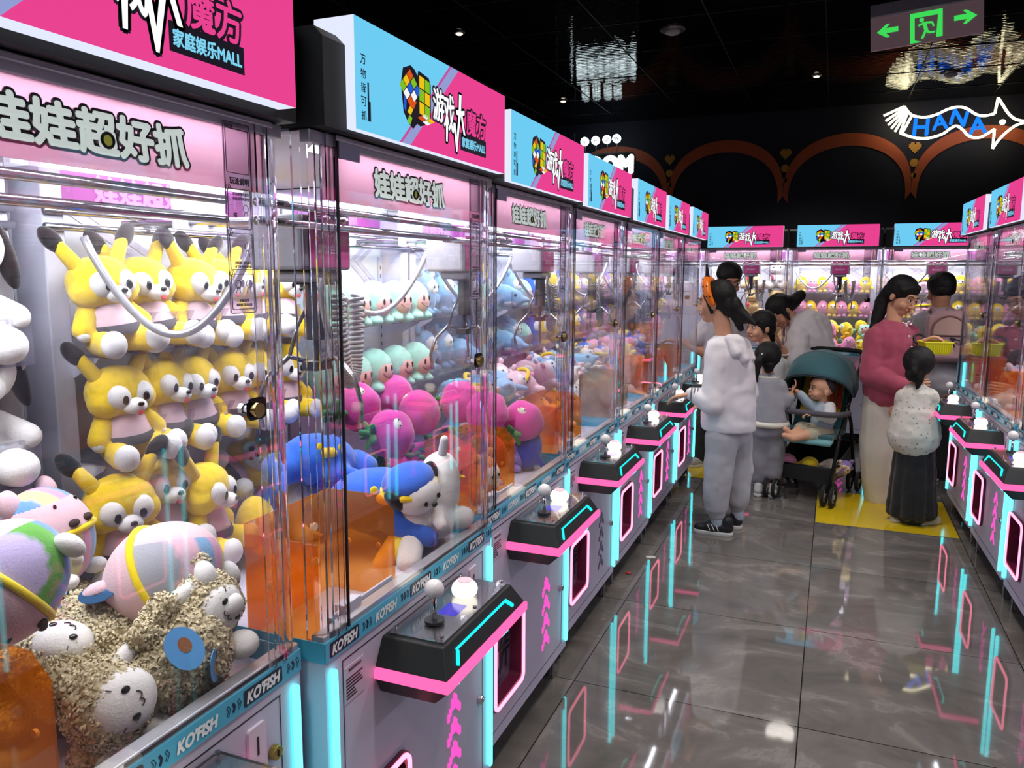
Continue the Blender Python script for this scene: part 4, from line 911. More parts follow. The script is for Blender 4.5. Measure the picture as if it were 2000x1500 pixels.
for ch, px, py in zip('SHOW', (1143, 1164, 1186, 1205), (277, 275, 273, 271)):
    p = Q(px, py)-rc; MB().cyl((p.x, 0, p.z), (p.x, -.03, p.z), .051, n=28).build('round_lamp', MATS['bulb_white'], rr_)
    t = MB(); letter(t, ch, p.x, p.z, h=.045, y=-.031, fat=.0015); t.build('letter', mat('letter_grey', '9aa0ac', .6, var=.05), rr_)
    MB().cyl((p.x, .01, p.z-.04), (p.x, .01, zt_), .006, n=8).build('stem', MATS['rim_grey'], rr_)
p0 = Q(1103, 262)-rc; MB().tube([(p0.x, 0, p0.z-.35), (p0.x, 0, p0.z), (p0.x+.06, 0, p0.z-.09), (p0.x+.13, 0, p0.z), (p0.x+.13, 0, p0.z-.3)], .006, 6).build('arrow_outline', MATS['rim_grey'], rr_)
for k in range(12): pass
t = MB()
for k in range(9): t.ell((x0+.20, -.01, zt_-.10-.055*k), (.012, .010, .012), n=8, m=6)
t.build('bulb_strip', MATS['bulb_white'], rr_, smooth=True)
MB().bx(x0, x0+.05, .02, .05, -rc.z, zb_+.1).bx(x1-.05, x1, .02, .05, -rc.z, zb_+.1).build('post', MATTE, rr_)
# red scrap and a card on the floor
p = at(1227, 1119, 'z', .004); o = MB().ell((p.x, p.y, .004), (.016, .012, .004)).build('paper_scrap', mat('scrap_red', 'c8202a', .6, var=.1), smooth=True); tag(o, 'small red scrap lying on the floor beside the left row', 'litter')
p = at(1271, 1088, 'z', .002); o = MB().box((p.x, p.y, .002), (.05, .03, .002), (0, 0, 20)).build('paper_card', mat('card_white', 'd9d5d0', .5, var=.05)); tag(o, 'small white card lying on the floor beside the left row', 'litter')

# ---------------------------------------------------------------- machines in place
LROW = [(-.883, .345), (-.84, 1.143), (-.883, 1.963), (-.911, 2.783), (-.917, 3.603), (-.93, 4.423), (-.931, 5.243)]
ORD = ['first', 'second', 'third', 'fourth', 'fifth', 'sixth', 'seventh', 'eighth', 'ninth', 'tenth']
LNAME = ['nearest', 'second', 'third', 'fourth', 'fifth', 'sixth', 'seventh']
M = {}
mach_lab = ['pink and white claw machine nearest the camera, curly tan sheep plushes inside', 'claw machine second in the left row, yellow dog plushes on its shelves', 'claw machine third in the left row, mint dolls and magenta radishes inside',
            'claw machine fourth in the left row, sky blue dolls and pale pigs inside', 'claw machine fifth in the left row with an amber prize chute', 'claw machine sixth in the left row, just before the girl in white', 'claw machine last in the left row, where the girl in white is playing']
GL = 'claw machines of the left row'
M[1] = machine((-.872, .338, 0), 90, mach_lab[0], GL, True, shift=.055, gx=.11, gy=.40)
M[2] = machine((-.84, 1.143, 0), 90, mach_lab[1], GL, True, gx=.238, gy=.17, low=.0)
M[3] = machine((-.883, 1.963, 0), 90, mach_lab[2], GL, True, gx=.44, gy=.27)

for ch in kids(M[1]):
    if ch.name.startswith('light_box'): ch.location = (-.012, -.016, .008)
BBX = {}; DIRS = [Vector((a, b, c)) for a in (-1, 0, 1) for b in (-1, 0, 1) for c in (-1, 0, 1) if (a, b, c) != (0, 0, 0)]
def clampin(o, mk):
    B_ = lambda x: Matrix.LocRotScale(x.location, x.rotation_euler, x.scale)
    mi = B_(M[mk]).inverted(); pts = []
    def walk(x, mw):
        mw = mw @ B_(x)
        if x.type == 'MESH':
            key = x.data.name
            if key not in BBX:
                cs = [v.co.copy() for v in x.data.vertices]; BBX[key] = [max(cs, key=lambda c: c.dot(q)) for q in DIRS]
            pts.extend(mi @ (mw @ c_) for c_ in BBX[key])
        for y_ in kids(x): walk(y_, mw)
    walk(o, Matrix.Identity(4)); d = Vector((0, 0, 0))
    x0_, x1_ = min(p.x for p in pts), max(p.x for p in pts); y0_ = min(p.y for p in pts); z0_ = min(p.z for p in pts)
    if x0_ < .014: d.x = .014-x0_
    elif x1_ > W-.014: d.x = W-.014-x1_
    if y0_ < .014: d.y = .014-y0_
    if z0_ < FLOORZ: d.z = (FLOORZ-z0_)*.8
    o.location = Vector(o.location)+B_(M[mk]).to_3x3()@d
src = M[3]; M[4] = copy_tree(src); M[4].location = (-.911, 2.783, 0); M[4]['label'] = mach_lab[3]
for ch in kids(M[4]):
    if ch.name.startswith('arrow_light'): ch.data = ch.data.copy(); ch.data.materials[0] = ARROW_OFF
amb = None
for k in (5, 6, 7):
    M[k] = copy_tree(src); M[k].location = LROW[k-1]+(0,); M[k]['label'] = mach_lab[k-1]
for ch in kids(M[5]):
    if ch.name.startswith('prize_chute'): ch.data = ch.data.copy(); ch.data.materials[0] = G_AMBER
BL_ = ['claw machine at the far left of the back row, behind the left row', 'claw machine in the back row with tan and white bears on its shelves', 'claw machine in the middle of the back row, yellow and pink dolls on shelves', 'claw machine in the back row behind the boy with the backpack']
for i in range(4):
    o = copy_tree(src); o.location = (-.795+.79*(i-1)-.386, 7.66, 0); o.rotation_euler = (0, 0, rad(-.5)); tag(o, BL_[i], 'claw machine', 'claw machines of the back row'); M['B%d' % i] = o
RL_ = ['claw machine at the far end of the right row, beside the toddler', 'claw machine second from the far end of the right row', 'claw machine third from the far end of the right row, cut by the frame edge', 'claw machine of the right row beyond the right edge, fourth from the far end', 'claw machine of the right row beyond the right edge, fifth from the far end', 'claw machine of the right row beyond the right edge, sixth from the far end']
for i in range(6):
    o = copy_tree(src); o.location = (.775+.0215*i, 5.755-.82*i, 0); o.rotation_euler = (0, 0, rad(-88.5)); tag(o, RL_[i], 'claw machine', 'claw machines of the right row'); M['R%d' % i] = o

# ---------------------------------------------------------------- plush toys in place
def place(mk, lx, ly, z):
    o = M[mk]; return Matrix.Rotation(o.rotation_euler.z, 3, 'Z') @ Vector((lx, ly, 0)) + Vector((o.location.x, o.location.y, z))
def rz_of(mk): return math.degrees(M[mk].rotation_euler.z)
def basis(h, f):
    z = Vector(h).normalized(); y = -Vector(f); y = (y-z*y.dot(z)).normalized(); x = y.cross(z)
    return Matrix((x, y, z)).transposed()
def puti(k, c, h, f, s=1.0, label='', group=''):
    R_ = basis(h, f); e = R_.to_euler(); hh = HT.get(k, .18)*s/2
    base = Vector(c)-R_@Vector((0, 0, hh))
    return put(k, base, [math.degrees(a) for a in e], s, label, group)
A_ = lambda px, py, X: at(px, py, 'x', X)
# nearest machine
CUR = [None]
_puti = puti
def puti(*a, **k):
    o = _puti(*a, **k)
    if CUR[0] is not None: clampin(o, CUR[0])
    return o
CUR[0] = 1
gs = 'sheep plushes piled in the nearest machine'
SH = [((300, 1378, -.975), (-.10, -1, -.15), (.85, -.45, .22), 1.0, 'curly tan sheep plush lying frontmost with a blue oval badge, face sideways'),
      ((440, 1235, -.985), (.05, .85, .55), (.85, -.35, -.1), .92, 'curly tan sheep plush by the corner post with its feet towards the glass'),
      ((500, 1165, -1.14), (-.6, .9, .25), (.5, .2, .8), .85, 'curly tan sheep plush behind the one by the corner post'),
      ((175, 1262, -1.13), (.1, -1, .05), (.35, -.2, .9), .95, 'curly tan sheep plush left of the frontmost one, face looking up'),
      ((318, 1205, -1.24), (.1, -1, .0), (-.25, -.1, 1), .9, 'curly tan sheep plush under the striped ball, face upward'),
      ((165, 1180, -1.34), (-.2, -1, .1), (.6, -.4, .7), .95, 'curly tan sheep plush in the middle of the heap left of the striped ball'),
      ((240, 1120, -1.45), (-.2, -1, .1), (.6, -.5, .7), .95, 'curly tan sheep plush at the back of the heap below the yellow dogs'),
      ((-20, 1260, -1.30), (.2, -1, .1), (.6, -.4, .7), .95, 'curly tan sheep plush at the left frame edge of the heap'),
      ((60, 1190, -1.42), (.2, -1, .1), (.6, -.4, .7), .95, 'curly tan sheep plush at the back beside the slotted rail'),
      ((60, 1320, -1.22), (.2, -1, -.1), (-.1, -.4, .9), .9, 'curly tan sheep plush beside the orange prize chute')]
for c_, h_, f_, s_, l_ in SH:
    o = puti('sheep', A_(*c_), h_, f_, s_, l_, gs)
    if 'badge' in l_ or 'left of the frontmost' in l_:
        bg = MB().cyl((0, 0, 0), (0, -.0015, 0), .036, n=28).build('paper_badge', BADGE, o); bg.location = (.03, -.085, .12); bg.rotation_euler = (rad(-25), 0, rad(25)); bg.scale = (1, 1, .75)
        MB().cyl((.004, -.0015, -.004), (.004, -.002, -.004), .013, n=16).build('badge_print', BROWN, bg)
puti('egg', A_(338, 1112, -1.08), (-.80, -.40, -.45), (.35, -.3, -1), .92, 'pink plush ball with pastel stripes and yellow band lying on the sheep', 'striped ball plushes')
puti('egg', A_(92, 1050, -1.36), (-.25, -.1, 1), (.9, .25, .3), .85, 'pink plush ball with yellow band and dark nostrils sitting behind the sheep', 'striped ball plushes')
puti('egg2', A_(2, 1140, -1.08), (-.15, -1, -.85), (.6, .4, -.5), .85, 'bright rainbow striped plush ball cut by the left frame edge', 'striped ball plushes')
for j, (z, px, py, s) in enumerate(((1.365, -5, 590, 1.25), (1.13, 22, 860, 1.25))):
    p = A_(px, py, -1.52); put('panda', (p.x+.0, p.y-.09, z), (0, 0, 75), s, 'white puppy plush with black ears on the %s shelf of the nearest machine' % ['upper', 'lower'][j], 'white puppy plushes')
    put('panda', (p.x-.0, p.y-.19, z), (0, 0, 80), s, 'white puppy plush on the %s shelf, left one at the frame edge' % ['upper', 'lower'][j], 'white puppy plushes')
# second machine
CUR[0] = 2
gd = 'yellow dog plushes'
rnd = random.Random(4)
for j, (z, ys) in enumerate(((1.365, (1.235, 1.36, 1.475, 1.585, 1.695, 1.80)), (1.13, (1.25, 1.37, 1.475, 1.60, 1.70, 1.81)))):
    for i, y in enumerate(ys):
        put('dog', (-1.455+(.02 if (i == 0) else 0), y, z), (rnd.uniform(-4, 4), rnd.uniform(-7, 7), 88+rnd.uniform(-14, 10)), 1.0, 'yellow dog plush with pink dress on the %s shelf, %s from the left' % (['upper', 'lower'][j], ORD[i]), gd)
CUR[0] = None
for px, py, X, h, f, l in ((232, 965, -1.38, (.1, -.1, 1), (1, -.4, -.5), 'yellow dog plush standing in the pile, leftmost of three'), (302, 925, -1.40, (0, .05, 1), (1, -.1, -.2), 'yellow dog plush standing in the pile, middle of three'), (395, 940, -1.36, (.05, 0, 1), (1, .35, -.1), 'yellow dog plush standing in the pile, right of three'),
                           (470, 880, -1.5, (.1, 1, .35), (.8, -.4, .5), 'yellow dog plush lying on its side behind the pile'), (560, 900, -1.46, (.1, 1, .2), (.6, .2, .7), 'yellow dog plush lying behind the corner post')):
    puti('dog', A_(px, py, X)+Vector((0, 0, -.05)), h, f, 1.05 if X > -1.45 else .95, l, gd)
CUR[0] = 2
for i, y in enumerate((1.25, 1.40, 1.55, 1.72)):
    put('ghost' if i % 2 else 'yel', (-1.38+.02*i, y, FLOORZ), (0, 0, 80+20*i), .95, 'plush toy at the bottom of the second heap, %s from the left' % ORD[i], 'plushes under the second heap')
puti('beak', A_(655, 885, -1.28), (0, .2, 1), (.9, -.5, .1), 1.05, 'blue bird plush with tiny yellow spots behind the corner post', 'blue bird plushes')
puti('beak', A_(805, 945, -1.08), (.1, .1, 1), (.75, -.8, .1), 1.25, 'blue bird plush with yellow bill lying in front, above the chute', 'blue bird plushes')
puti('ldog', A_(845, 1005, -.97), (.0, -.35, 1), (.9, -.1, -.5), 1.05, 'white dog plush in a blue hat with yellow frill, yellow legs', gd)
puti('ghost', A_(888, 945, -.95), (.1, .25, 1), (.8, .35, .1), 1.2, 'white duckling plush with tiny bill leaning on the glass', 'white duckling plushes')
puti('beak', A_(610, 960, -1.42), (0, .1, 1), (.9, -.2, .2), .9, 'blue bird plush half hidden behind the orange chute', 'blue bird plushes')
# third machine
CUR[0] = 3
for j, z in enumerate((1.365, 1.13)):
    for i in range(5):
        put('mint', (-1.475, 2.06+.142*i, z), (rnd.uniform(-4, 4), rnd.uniform(-4, 4), 92+rnd.uniform(-14, 14)), 1.0, 'mint green doll plush with rosy face on the %s shelf, %s from the left' % (['upper', 'lower'][j], ORD[i]), 'mint green doll plushes')
for n_, (px, py, X, h, f) in enumerate(((700, 795, -1.38, (-.3, -1, -.1), (.6, -.2, 1)), (730, 860, -1.25, (-.5, -1, .1), (.8, -.3, .6)), (820, 805, -1.30, (-1, -.2, -.5), (.3, -.1, 1)), (770, 775, -1.42, (-.9, -.5, 0), (.4, .1, 1)), (900, 785, -1.22, (-1, .3, -.2), (.2, 0, 1)), (950, 805, -1.12, (-.6, 1, -.3), (.3, 0, 1)), (1022, 822, -1.03, (-.25, -1, -.6), (.35, -.4, 1)))):
    puti('radish', A_(px, py, X), h, f, .95, 'magenta radish plush in the third heap, %s from the left' % ORD[n_], 'magenta radish plushes')
_o = puti('deep', A_(1030, 893, -1.02), (.2, .3, 1), (.2, .9, .2), .9, 'deep blue ball plush at the front glass with a white care tag', 'deep blue plushes')
MB().box((.062, .0, .08), (.004, .03, .045)).build('care_tag', TAGM, _o)
puti('lil', A_(1055, 872, -1.05), (.2, 1, .2), (.9, .2, .2), .7, 'lilac doll plush lying beside the deep blue ball', 'lilac doll plushes')
puti('org', A_(945, 940, -1.0), (.1, -.2, 1), (.9, -.3, 0), .9, 'orange plush seen inside the third prize chute', 'orange doll plushes')
for i, y in enumerate((2.08, 2.25, 2.42, 2.6)):
    put('radish', (-1.36, y, FLOORZ), (10*i, 20, 40*i), 1, 'magenta radish plush at the bottom of the third heap, %s from the left' % ORD[i], 'magenta radish plushes')
    put('radish', (-1.20, y+.05 if i else 2.35, FLOORZ), (10*i, -20, 70*i), 1, 'magenta radish plush low in the third heap front, %s from the left' % ORD[i], 'magenta radish plushes')
WORD = dict(dog='yellow dog', mint='mint doll', sky='sky blue doll', yel='yellow doll', pink='pink doll', lil='lilac doll', org='orange doll', cream='cream doll', blue='blue doll', deep='deep blue ball', ppk='pale pink doll', bear='tan bear', wbear='white bear', pig='pale pink pig', dolphin='sky blue whale', ghost='white duckling', egg='striped ball', radish='magenta radish', beak='blue bird', ldog='white dog', panda='white puppy', sheep='curly tan sheep')
def fill(mk, where, shelf_types, pile_types, seed, rows=((.36, 0), (.50, 0), (.26, .0)), n=5, lift=.0, s=1.0, shelves=(1.365, 1.13), ns=5, ss=1.0):
    rn = random.Random(seed); q = 0; CUR[0] = mk
    for j, z in enumerate(shelves):
        for i in range(ns):
            k = shelf_types[(q) % len(shelf_types)]; q += 1
            p = place(mk, .10+(W-.2)*i/(ns-1), .655, z)
            put(k, p, (0, rn.uniform(-5, 5), rz_of(mk)+rn.uniform(-10, 10)), .98*ss, '%s on %s shelf of %s, %s from left' % (WORD[k], ['upper', 'lower'][j], where, ORD[i]), '%s plushes' % WORD[k])
    q = 0
    for r_, (ly, dz) in enumerate(rows):
        for i in range(n):
            lx = .09+(W-.18)*i/(n-1)+rn.uniform(-.02, .02)
            if ly < .3 and lx < .38: continue
            k = pile_types[(q+r_) % len(pile_types)]; q += 1
            p = place(mk, lx, ly+rn.uniform(-.02, .02), FLOORZ+.02+dz+lift)
            yaw = rad(rz_of(mk)-90+rn.uniform(-60, 60)); f = Vector((cos(yaw), sin(yaw), 0)); h = Vector((rn.uniform(-.8, .8), rn.uniform(-.8, .8), .8))
            puti(k, p+Vector((0, 0, .07)), h, f, .95*s, '%s in the %s heap row of %s, %s from left' % (WORD[k], ['middle', 'back', 'front', 'top', 'upper'][r_], where, ORD[i]), '%s plushes' % WORD[k])
R4 = ((.36, 0), (.50, 0), (.24, .0), (.42, .13), (.54, .14))
fill(4, 'the fourth machine', ['sky', 'sky', 'dolphin', 'sky', 'blue'], ['dolphin', 'pig', 'sky', 'dolphin', 'ppk', 'pig', 'lil'], 11, rows=R4)
fill(5, 'the fifth machine', ['dolphin', 'sky', 'mint', 'blue', 'yel'], ['pig', 'dolphin', 'cream', 'ppk', 'sky', 'ghost'], 12, rows=R4)
fill(6, 'the sixth machine', ['yel', 'blue', 'org', 'yel', 'lil'], ['blue', 'org', 'pink', 'sky', 'cream', 'pig'], 13, rows=R4)
fill(7, 'the seventh machine', ['pink', 'yel', 'pink', 'lil', 'yel'], ['yel', 'pink', 'blue', 'lil', 'org'], 14, rows=R4)
fill('B2', 'the middle back machine', ['yel', 'pink'], ['yel', 'pink', 'pink', 'yel', 'mint'], 21, rows=R4, ns=7, ss=.9)
fill('B3', 'the right back machine', ['ppk', 'yel', 'pig', 'cream', 'yel'], ['ppk', 'pig', 'cream', 'yel'], 22, rows=R4)
for j, z in enumerate((1.40, 1.13, .86)):
    for i, k in enumerate(('bear', 'wbear') if j == 0 else ('bear', 'bear')):
        put(k, place('B1', .43+.23*i, .60, z), (0, 0, rnd.uniform(-8, 8)), 1.25, '%s plush on the %s tier of the bear machine, %s one' % (WORD[k], ['top', 'middle', 'bottom'][j], ['left', 'right'][i]), 'bear plushes of the back row')
fill('R0', 'the farthest right machine', ['yel', 'pink', 'yel', 'ppk', 'pink'], ['ghost', 'egg', 'pig', 'radish', 'cream', 'org'], 31, rows=R4)
fill('R1', 'the second right machine', ['yel', 'pink', 'ppk', 'yel', 'lil'], ['egg', 'cream', 'pig', 'org', 'ghost', 'ppk'], 32, rows=R4)

# ---------------------------------------------------------------- people
SKIN = mat('skin', 'c08a6c', .55, var=.08, bscale=60, bump=.05, spec=.35); SKIN2 = mat('skin_light', 'd9a384', .55, var=.06, bscale=60, bump=.05, spec=.35); HAIR = mat('hair_black', '0c0a0b', .62, var=.3, bscale=160, bump=.6, spec=.3, bdist=.002)
LIP = mat('lips', 'a8544c', .45, var=.05); SCL = mat('eye_white', 'd8d2cc', .3, var=.02); BROW = mat('brow', '1c1413', .8, var=.1)
def cloth(n, c, rough=.85, **k): return mat(n, c, rough, sheen=.2, bump=.35, bscale=260, var=.08, vscale=8, bdist=.001, **k)
def frame(f, up=(0, 0, 1)):
    y = -Vector(f).normalized(); z = Vector(up); z = (z-y*z.dot(y)).normalized(); x = y.cross(z); return Matrix((x, y, z)).transposed()
class Head:
    def __init__(s, c, f, up=(0, 0, 1), k=1.0): s.c = Vector(c); s.B = frame(f, up); s.k = k
    def p(s, x, y, z): return s.c+s.B@(Vector((x, y, z))*s.k)
    def e(s, mb, c, r, extra=None, n=20, m=14):
        t = MB().ell((0, 0, 0), [q*s.k for q in r], rot=extra, n=n, m=m); o = s.p(*c); mb.add([o+s.B@Vector(v) for v in t.v], t.f); return mb
    def cp(s, mb, a, b, r0, r1=None): mb.cap(s.p(*a), s.p(*b), r0*s.k, (r1 if r1 is not None else r0)*s.k); return mb
    def skull(s, mb, neck_to, nr=.052, baby=False):
        if baby:
            s.e(mb, (0, .012, .036), (.084, .098, .088)); s.e(mb, (0, -.022, -.012), (.066, .064, .070)); s.e(mb, (0, -.040, -.058), (.038, .038, .028)); s.e(mb, (.036, -.055, -.036), (.030, .026, .028)); s.e(mb, (-.036, -.055, -.036), (.030, .026, .028)); s.e(mb, (0, -.088, -.014), (.012, .012, .009)); s.e(mb, (0, -.083, -.045), (.018, .010, .008))
            for q in (-1, 1): s.e(mb, (q*.080, .012, -.010), (.010, .018, .026))
            mb.cap(s.p(0, .02, -.04), neck_to, nr*s.k*.95, nr); return
        s.e(mb, (0, .015, .032), (.073, .09, .082)); s.e(mb, (0, -.022, -.018), (.060, .064, .082)); s.e(mb, (0, -.042, -.076), (.036, .038, .030))
        s.e(mb, (.034, -.055, -.035), (.026, .022, .026)); s.e(mb, (-.034, -.055, -.035), (.026, .022, .026))
        s.cp(mb, (0, -.083, .004), (0, -.101, -.026), .0075, .0115); s.e(mb, (.012, -.091, -.031), (.008, .008, .006)); s.e(mb, (-.012, -.091, -.031), (.008, .008, .006))
        s.e(mb, (0, -.083, -.055), (.021, .010, .009)); s.e(mb, (0, -.07, .028), (.05, .016, .016))
        for q in (-1, 1): s.e(mb, (q*.073, .012, -.008), (.010, .018, .029))
        mb.cap(s.p(0, .02, -.05), neck_to, nr*s.k*.95, nr)
    def face(s, root):
        L_ = MB()
        for q in (-1, 1):
            a = MB(); s.e(a, (q*.030, -.077, .006), (.0150, .0085, .0075), n=14, m=10); eo = a.build('eye', SCL, root, smooth=True)
            b = MB(); s.e(b, (q*.030, -.0835, .006), (.0068, .0035, .0068), n=12, m=8); b.build('iris', EYE, eo, smooth=True)
            c_ = MB(); s.cp(c_, (q*.016, -.083, .012), (q*.031, -.085, .0155), .0017); s.cp(c_, (q*.031, -.085, .0155), (q*.046, -.077, .010), .0017); c_.build('lash', BROW, eo, smooth=True)
            d = MB(); s.cp(d, (q*.015, -.086, .030), (q*.034, -.085, .036), .0028, .0028); s.cp(d, (q*.034, -.085, .036), (q*.050, -.073, .031), .0028, .0014); d.build('eyebrow', BROW, root, smooth=True)
        s.e(L_, (0, -.0915, -.0525), (.020, .0045, .0038)); s.e(L_, (0, -.0905, -.0600), (.017, .005, .0045)); L_.build('lips', LIP, root, smooth=True)
def hand(mb, w_, d, n, s=1.0, curl=22, side=1):
    d = Vector(d).normalized(); n = Vector(n); n = (n-d*n.dot(d)).normalized(); sd = d.cross(n)*side; w_ = Vector(w_)
    for i in range(4):
        kn = w_+d*(.082*s)+sd*((i-1.5)*.0205*s); mb.cap(w_+sd*((i-1.5)*.012*s), kn, .0125*s, .0105*s, n=10)
        dd = d.copy(); p = kn
        for j, ln in enumerate((.030, .023, .018)):
            ax = sd if side > 0 else -sd; dd = (Matrix.Rotation(rad(curl*(1.1-.12*i))*(1 if side > 0 else 1), 3, d.cross(n)) @ dd); q = p+dd*(ln*s*(.92, 1.05, 1.0, .8)[i]); mb.cap(p, q, (.0088-.0008*j)*s, (.0082-.0009*j)*s, n=10); p = q
    b = w_+d*(.02*s)-sd*(.022*s); m_ = b+(d*.55-sd*.75+n*.3).normalized()*(.036*s); mb.cap(b, m_, .0125*s, .0098*s, n=10); mb.cap(m_, m_+(d*.9-sd*.25+n*.35).normalized()*(.032*s), .0095*s, .0078*s, n=10)
def person(label, group=None, loc=(0, 0, 0)):
    r = empty('person', loc); tag(r, label, 'person', group); return r
def rel(root, mb):
    o = root.location; mb.v = [(v[0]-o.x, v[1]-o.y, v[2]-o.z) for v in mb.v]; return mb
def skinb(root, mb, m_=None, vox=.004, sm=4): return rel(root, mb).build('body', m_ or SKIN, root, remesh=vox, sm=sm)
def garment(root, name, mb, m_, vox=.008, sm=3, a=.006, k=9): return rel(root, mb).build(name, m_, root, remesh=vox, sm=sm, disp=wr(k, a))
def hairb(root, mb, name='hair'): return rel(root, mb).build(name, HAIR, root, remesh=.0055, sm=3, disp=wr(40, .0025))
def shoe(root, heel, toe, m_, sole, w_=.038, hgt=.05):
    h, t = Vector(heel), Vector(toe); d = (t-h).normalized(); up = Vector((0, 0, 1))
    a = MB().cap(h+up*.045, h+d*(t-h).length*.55+up*.04, w_, w_*.95).cap(h+d*(t-h).length*.4+up*.035, t-d*w_*.6+up*.028, w_*.95, w_*.75).cap(h+up*.05, h+up*.085, w_*.95, w_*.9)
    s_ = rel(root, a).build('shoe', m_, root, remesh=.006, sm=3)
    b = MB().cap(h+up*.012, t-d*w_*.6+up*.012, w_*.98, w_*.85); b.v = [(v[0], v[1], max(0.001, min(.022, v[2]))) for v in b.v]; rel(root, b).build('sole', sole, s_)
    return s_
def Y_(y): return lambda px, py, dy=0: at(px, py, 'y', y+dy)
class Rel(Head): pass
def facep(root, H):
    H2 = Head(H.c-root.location, (0, -1, 0)); H2.B = H.B; H2.k = H.k; H2.face(root)
WJ = mat('jacket_white', 'e6e1e6', .6, bump=.3, bscale=30, var=.06, vscale=6, bdist=.004); GP = cloth('sweatpants_grey', 'b4b2b8'); BKS = mat('shoe_black', '17171b', .5, var=.1, bscale=30); SOLE = mat('sole_white', 'd9d6d4', .5, var=.04); SOCK = cloth('sock_grey', 'a9b4c0')

# girl in a sheer white hooded jacket at the last machine of the left row
P = Y_(4.72); r = person('girl in white hooded jacket with orange spotted headband working a joystick', loc=P(1415, 1035)*1); r.location.z = 0
H = Head(P(1397, 592), (-1, .18, -.10), k=1.04); b = MB(); H.skull(b, P(1418, 668), .05)
b.limb([P(1424, 690), P(1424, 760), P(1424, 835)], [.10, .10, .11])
b.limb([P(1404, 686, -.12), P(1394, 785, -.17), P(1352, 771, -.15)], [.045, .036, .024]); hand(b, P(1346, 770, -.15), (-1, -.05, -.22), (0, 0, -1), .95, 20, 1)
b.limb([P(1446, 684, .12), P(1462, 765, .16), P(1395, 790, .16)], [.045, .036, .024]); hand(b, P(1390, 790, .16), (-1, -.3, -.1), (0, 0, -1), .95, 20, -1)
b.limb([P(1410, 840, -.07), P(1408, 930, -.07), P(1400, 1010, -.07), P(1402, 1028, -.07)], [.08, .055, .034, .034]); b.limb([P(1438, 840, .08), P(1442, 925, .09), P(1438, 995, .09), P(1440, 1012, .09)], [.08, .055, .034, .034])
skinb(r, b, SKIN2); facep(r, H)
j = MB(); j.loft([(P(1416, 656), .055, .07), (P(1420, 668), .115, .125), (P(1423, 690), .142, .155), (P(1424, 740), .150, .160), (P(1424, 790), .158, .165), (P(1423, 826), .164, .168), (P(1422, 838), .160, .164)])
j.limb([P(1402, 684, -.10), P(1390, 790, -.17), P(1362, 775, -.155), P(1349, 770, -.15)], [.072, .064, .05, .036]); j.limb([P(1446, 684, .10), P(1462, 770, .14), P(1405, 790, .15)], [.07, .058, .045])
garment(r, 'jacket', j, WJ, .008, 10, .009, 8)
hd = MB(); hd.cap(P(1438, 668, -.09), P(1452, 700, -.11), .045, .035).cap(P(1425, 664, -.10), P(1438, 690, -.14), .035, .03).cap(P(1450, 672, -.02), P(1464, 700, -.03), .045, .035); garment(r, 'hood', hd, WJ, .007, 3, .006, 16)
cf = MB()
for q in range(3): c0 = P(1352+q*6, 771+q*.6, -.15); cf.tube([c0+Vector((0, .043*cos(a), .043*sin(a))) for a in [i*pi/9 for i in range(18)]], .0045, 5, closed=True)
rel(r, cf).build('cuff_stripe', cloth('stripe_grey', '6f7274'), r)
pn = MB(); pn.limb([P(1410, 852, -.065), P(1403, 925, -.07), P(1398, 985, -.07), P(1401, 1004, -.07)], [.098, .088, .075, .05]); pn.limb([P(1438, 850, .08), P(1443, 920, .09), P(1440, 975, .09), P(1440, 990, .09)], [.098, .084, .07, .05]); pn.cap(P(1415, 845), P(1432, 845), .10)
garment(r, 'sweatpants', pn, GP, .008, 6, .008, 9)
s = MB(); s.cap(P(1401, 1000, -.07), P(1402, 1022, -.07), .040).cap(P(1440, 990, .09), P(1441, 1008, .09), .038); rel(r, s).build('sock', SOCK, r, smooth=True)
hh_ = MB(); H.e(hh_, (0, .028, .042), (.088, .094, .090)); H.e(hh_, (0, .075, -.01), (.07, .05, .075)); H.cp(hh_, (0, .1, -.01), (.0, .16, -.10), .045, .028); H.cp(hh_, (0, .14, -.06), (.02, .22, -.13), .032, .012); H.cp(hh_, (0, .1, -.04), (-.02, .13, -.15), .035, .02); H.cp(hh_, (.06, -.02, .02), (.07, 0, -.05), .016, .01); H.cp(hh_, (-.06, -.02, .02), (-.07, 0, -.05), .016, .01)
hairb(r, hh_)
OR = mat('headband_orange', 'ef7a17', .3, var=.06); hb = MB(); arc = [H.p(.093*sin(a)*1.02, -.035+.055*(1-cos(a))*.6, .035+.098*cos(a)) for a in [rad(-118+236*i/24) for i in range(25)]]
hb.tube(arc, [.017+.010*sin(pi*i/24) for i in range(25)], 10); hbo = rel(r, hb).build('headband', OR, r, smooth=True)
dts = MB()
for i in (3, 6, 9, 12, 15, 18, 21):
    for sgn in (-1, 1):
        q = Vector(arc[i]); o_ = (q-H.p(0, -.01, .03)).normalized(); dts.ell(q+o_*.021+H.B@Vector((0, sgn*.010, 0)), (.0048,)*3, n=8, m=6)
rel(r, dts).build('dot', BKS, hbo, smooth=True)
ep = MB(); H.cp(ep, (.02, -.03, .14), (.035, -.025, .215), .014, .006); rel(r, ep).build('bow_tip', BKS, hbo, smooth=True)
for hl, te in ((P(1426, 1036, -.07), P(1357, 1038, -.07)), (P(1444, 1022, .09), P(1392, 1022, .09))):
    hl.z = te.z = 0; te = hl+(te-hl)*1.0; so = shoe(r, hl-Vector((.02, 0, 0)), te, BKS, SOLE, .040)
    st = MB()
    for q in range(3): c0 = hl+(te-hl)*(.30+.12*q)+Vector((0, -.043, .03)); st.tube([c0, c0+Vector((-.018, .006, .034))], .003, 5)
    rel(r, st).build('side_stripe', SOLE, so)

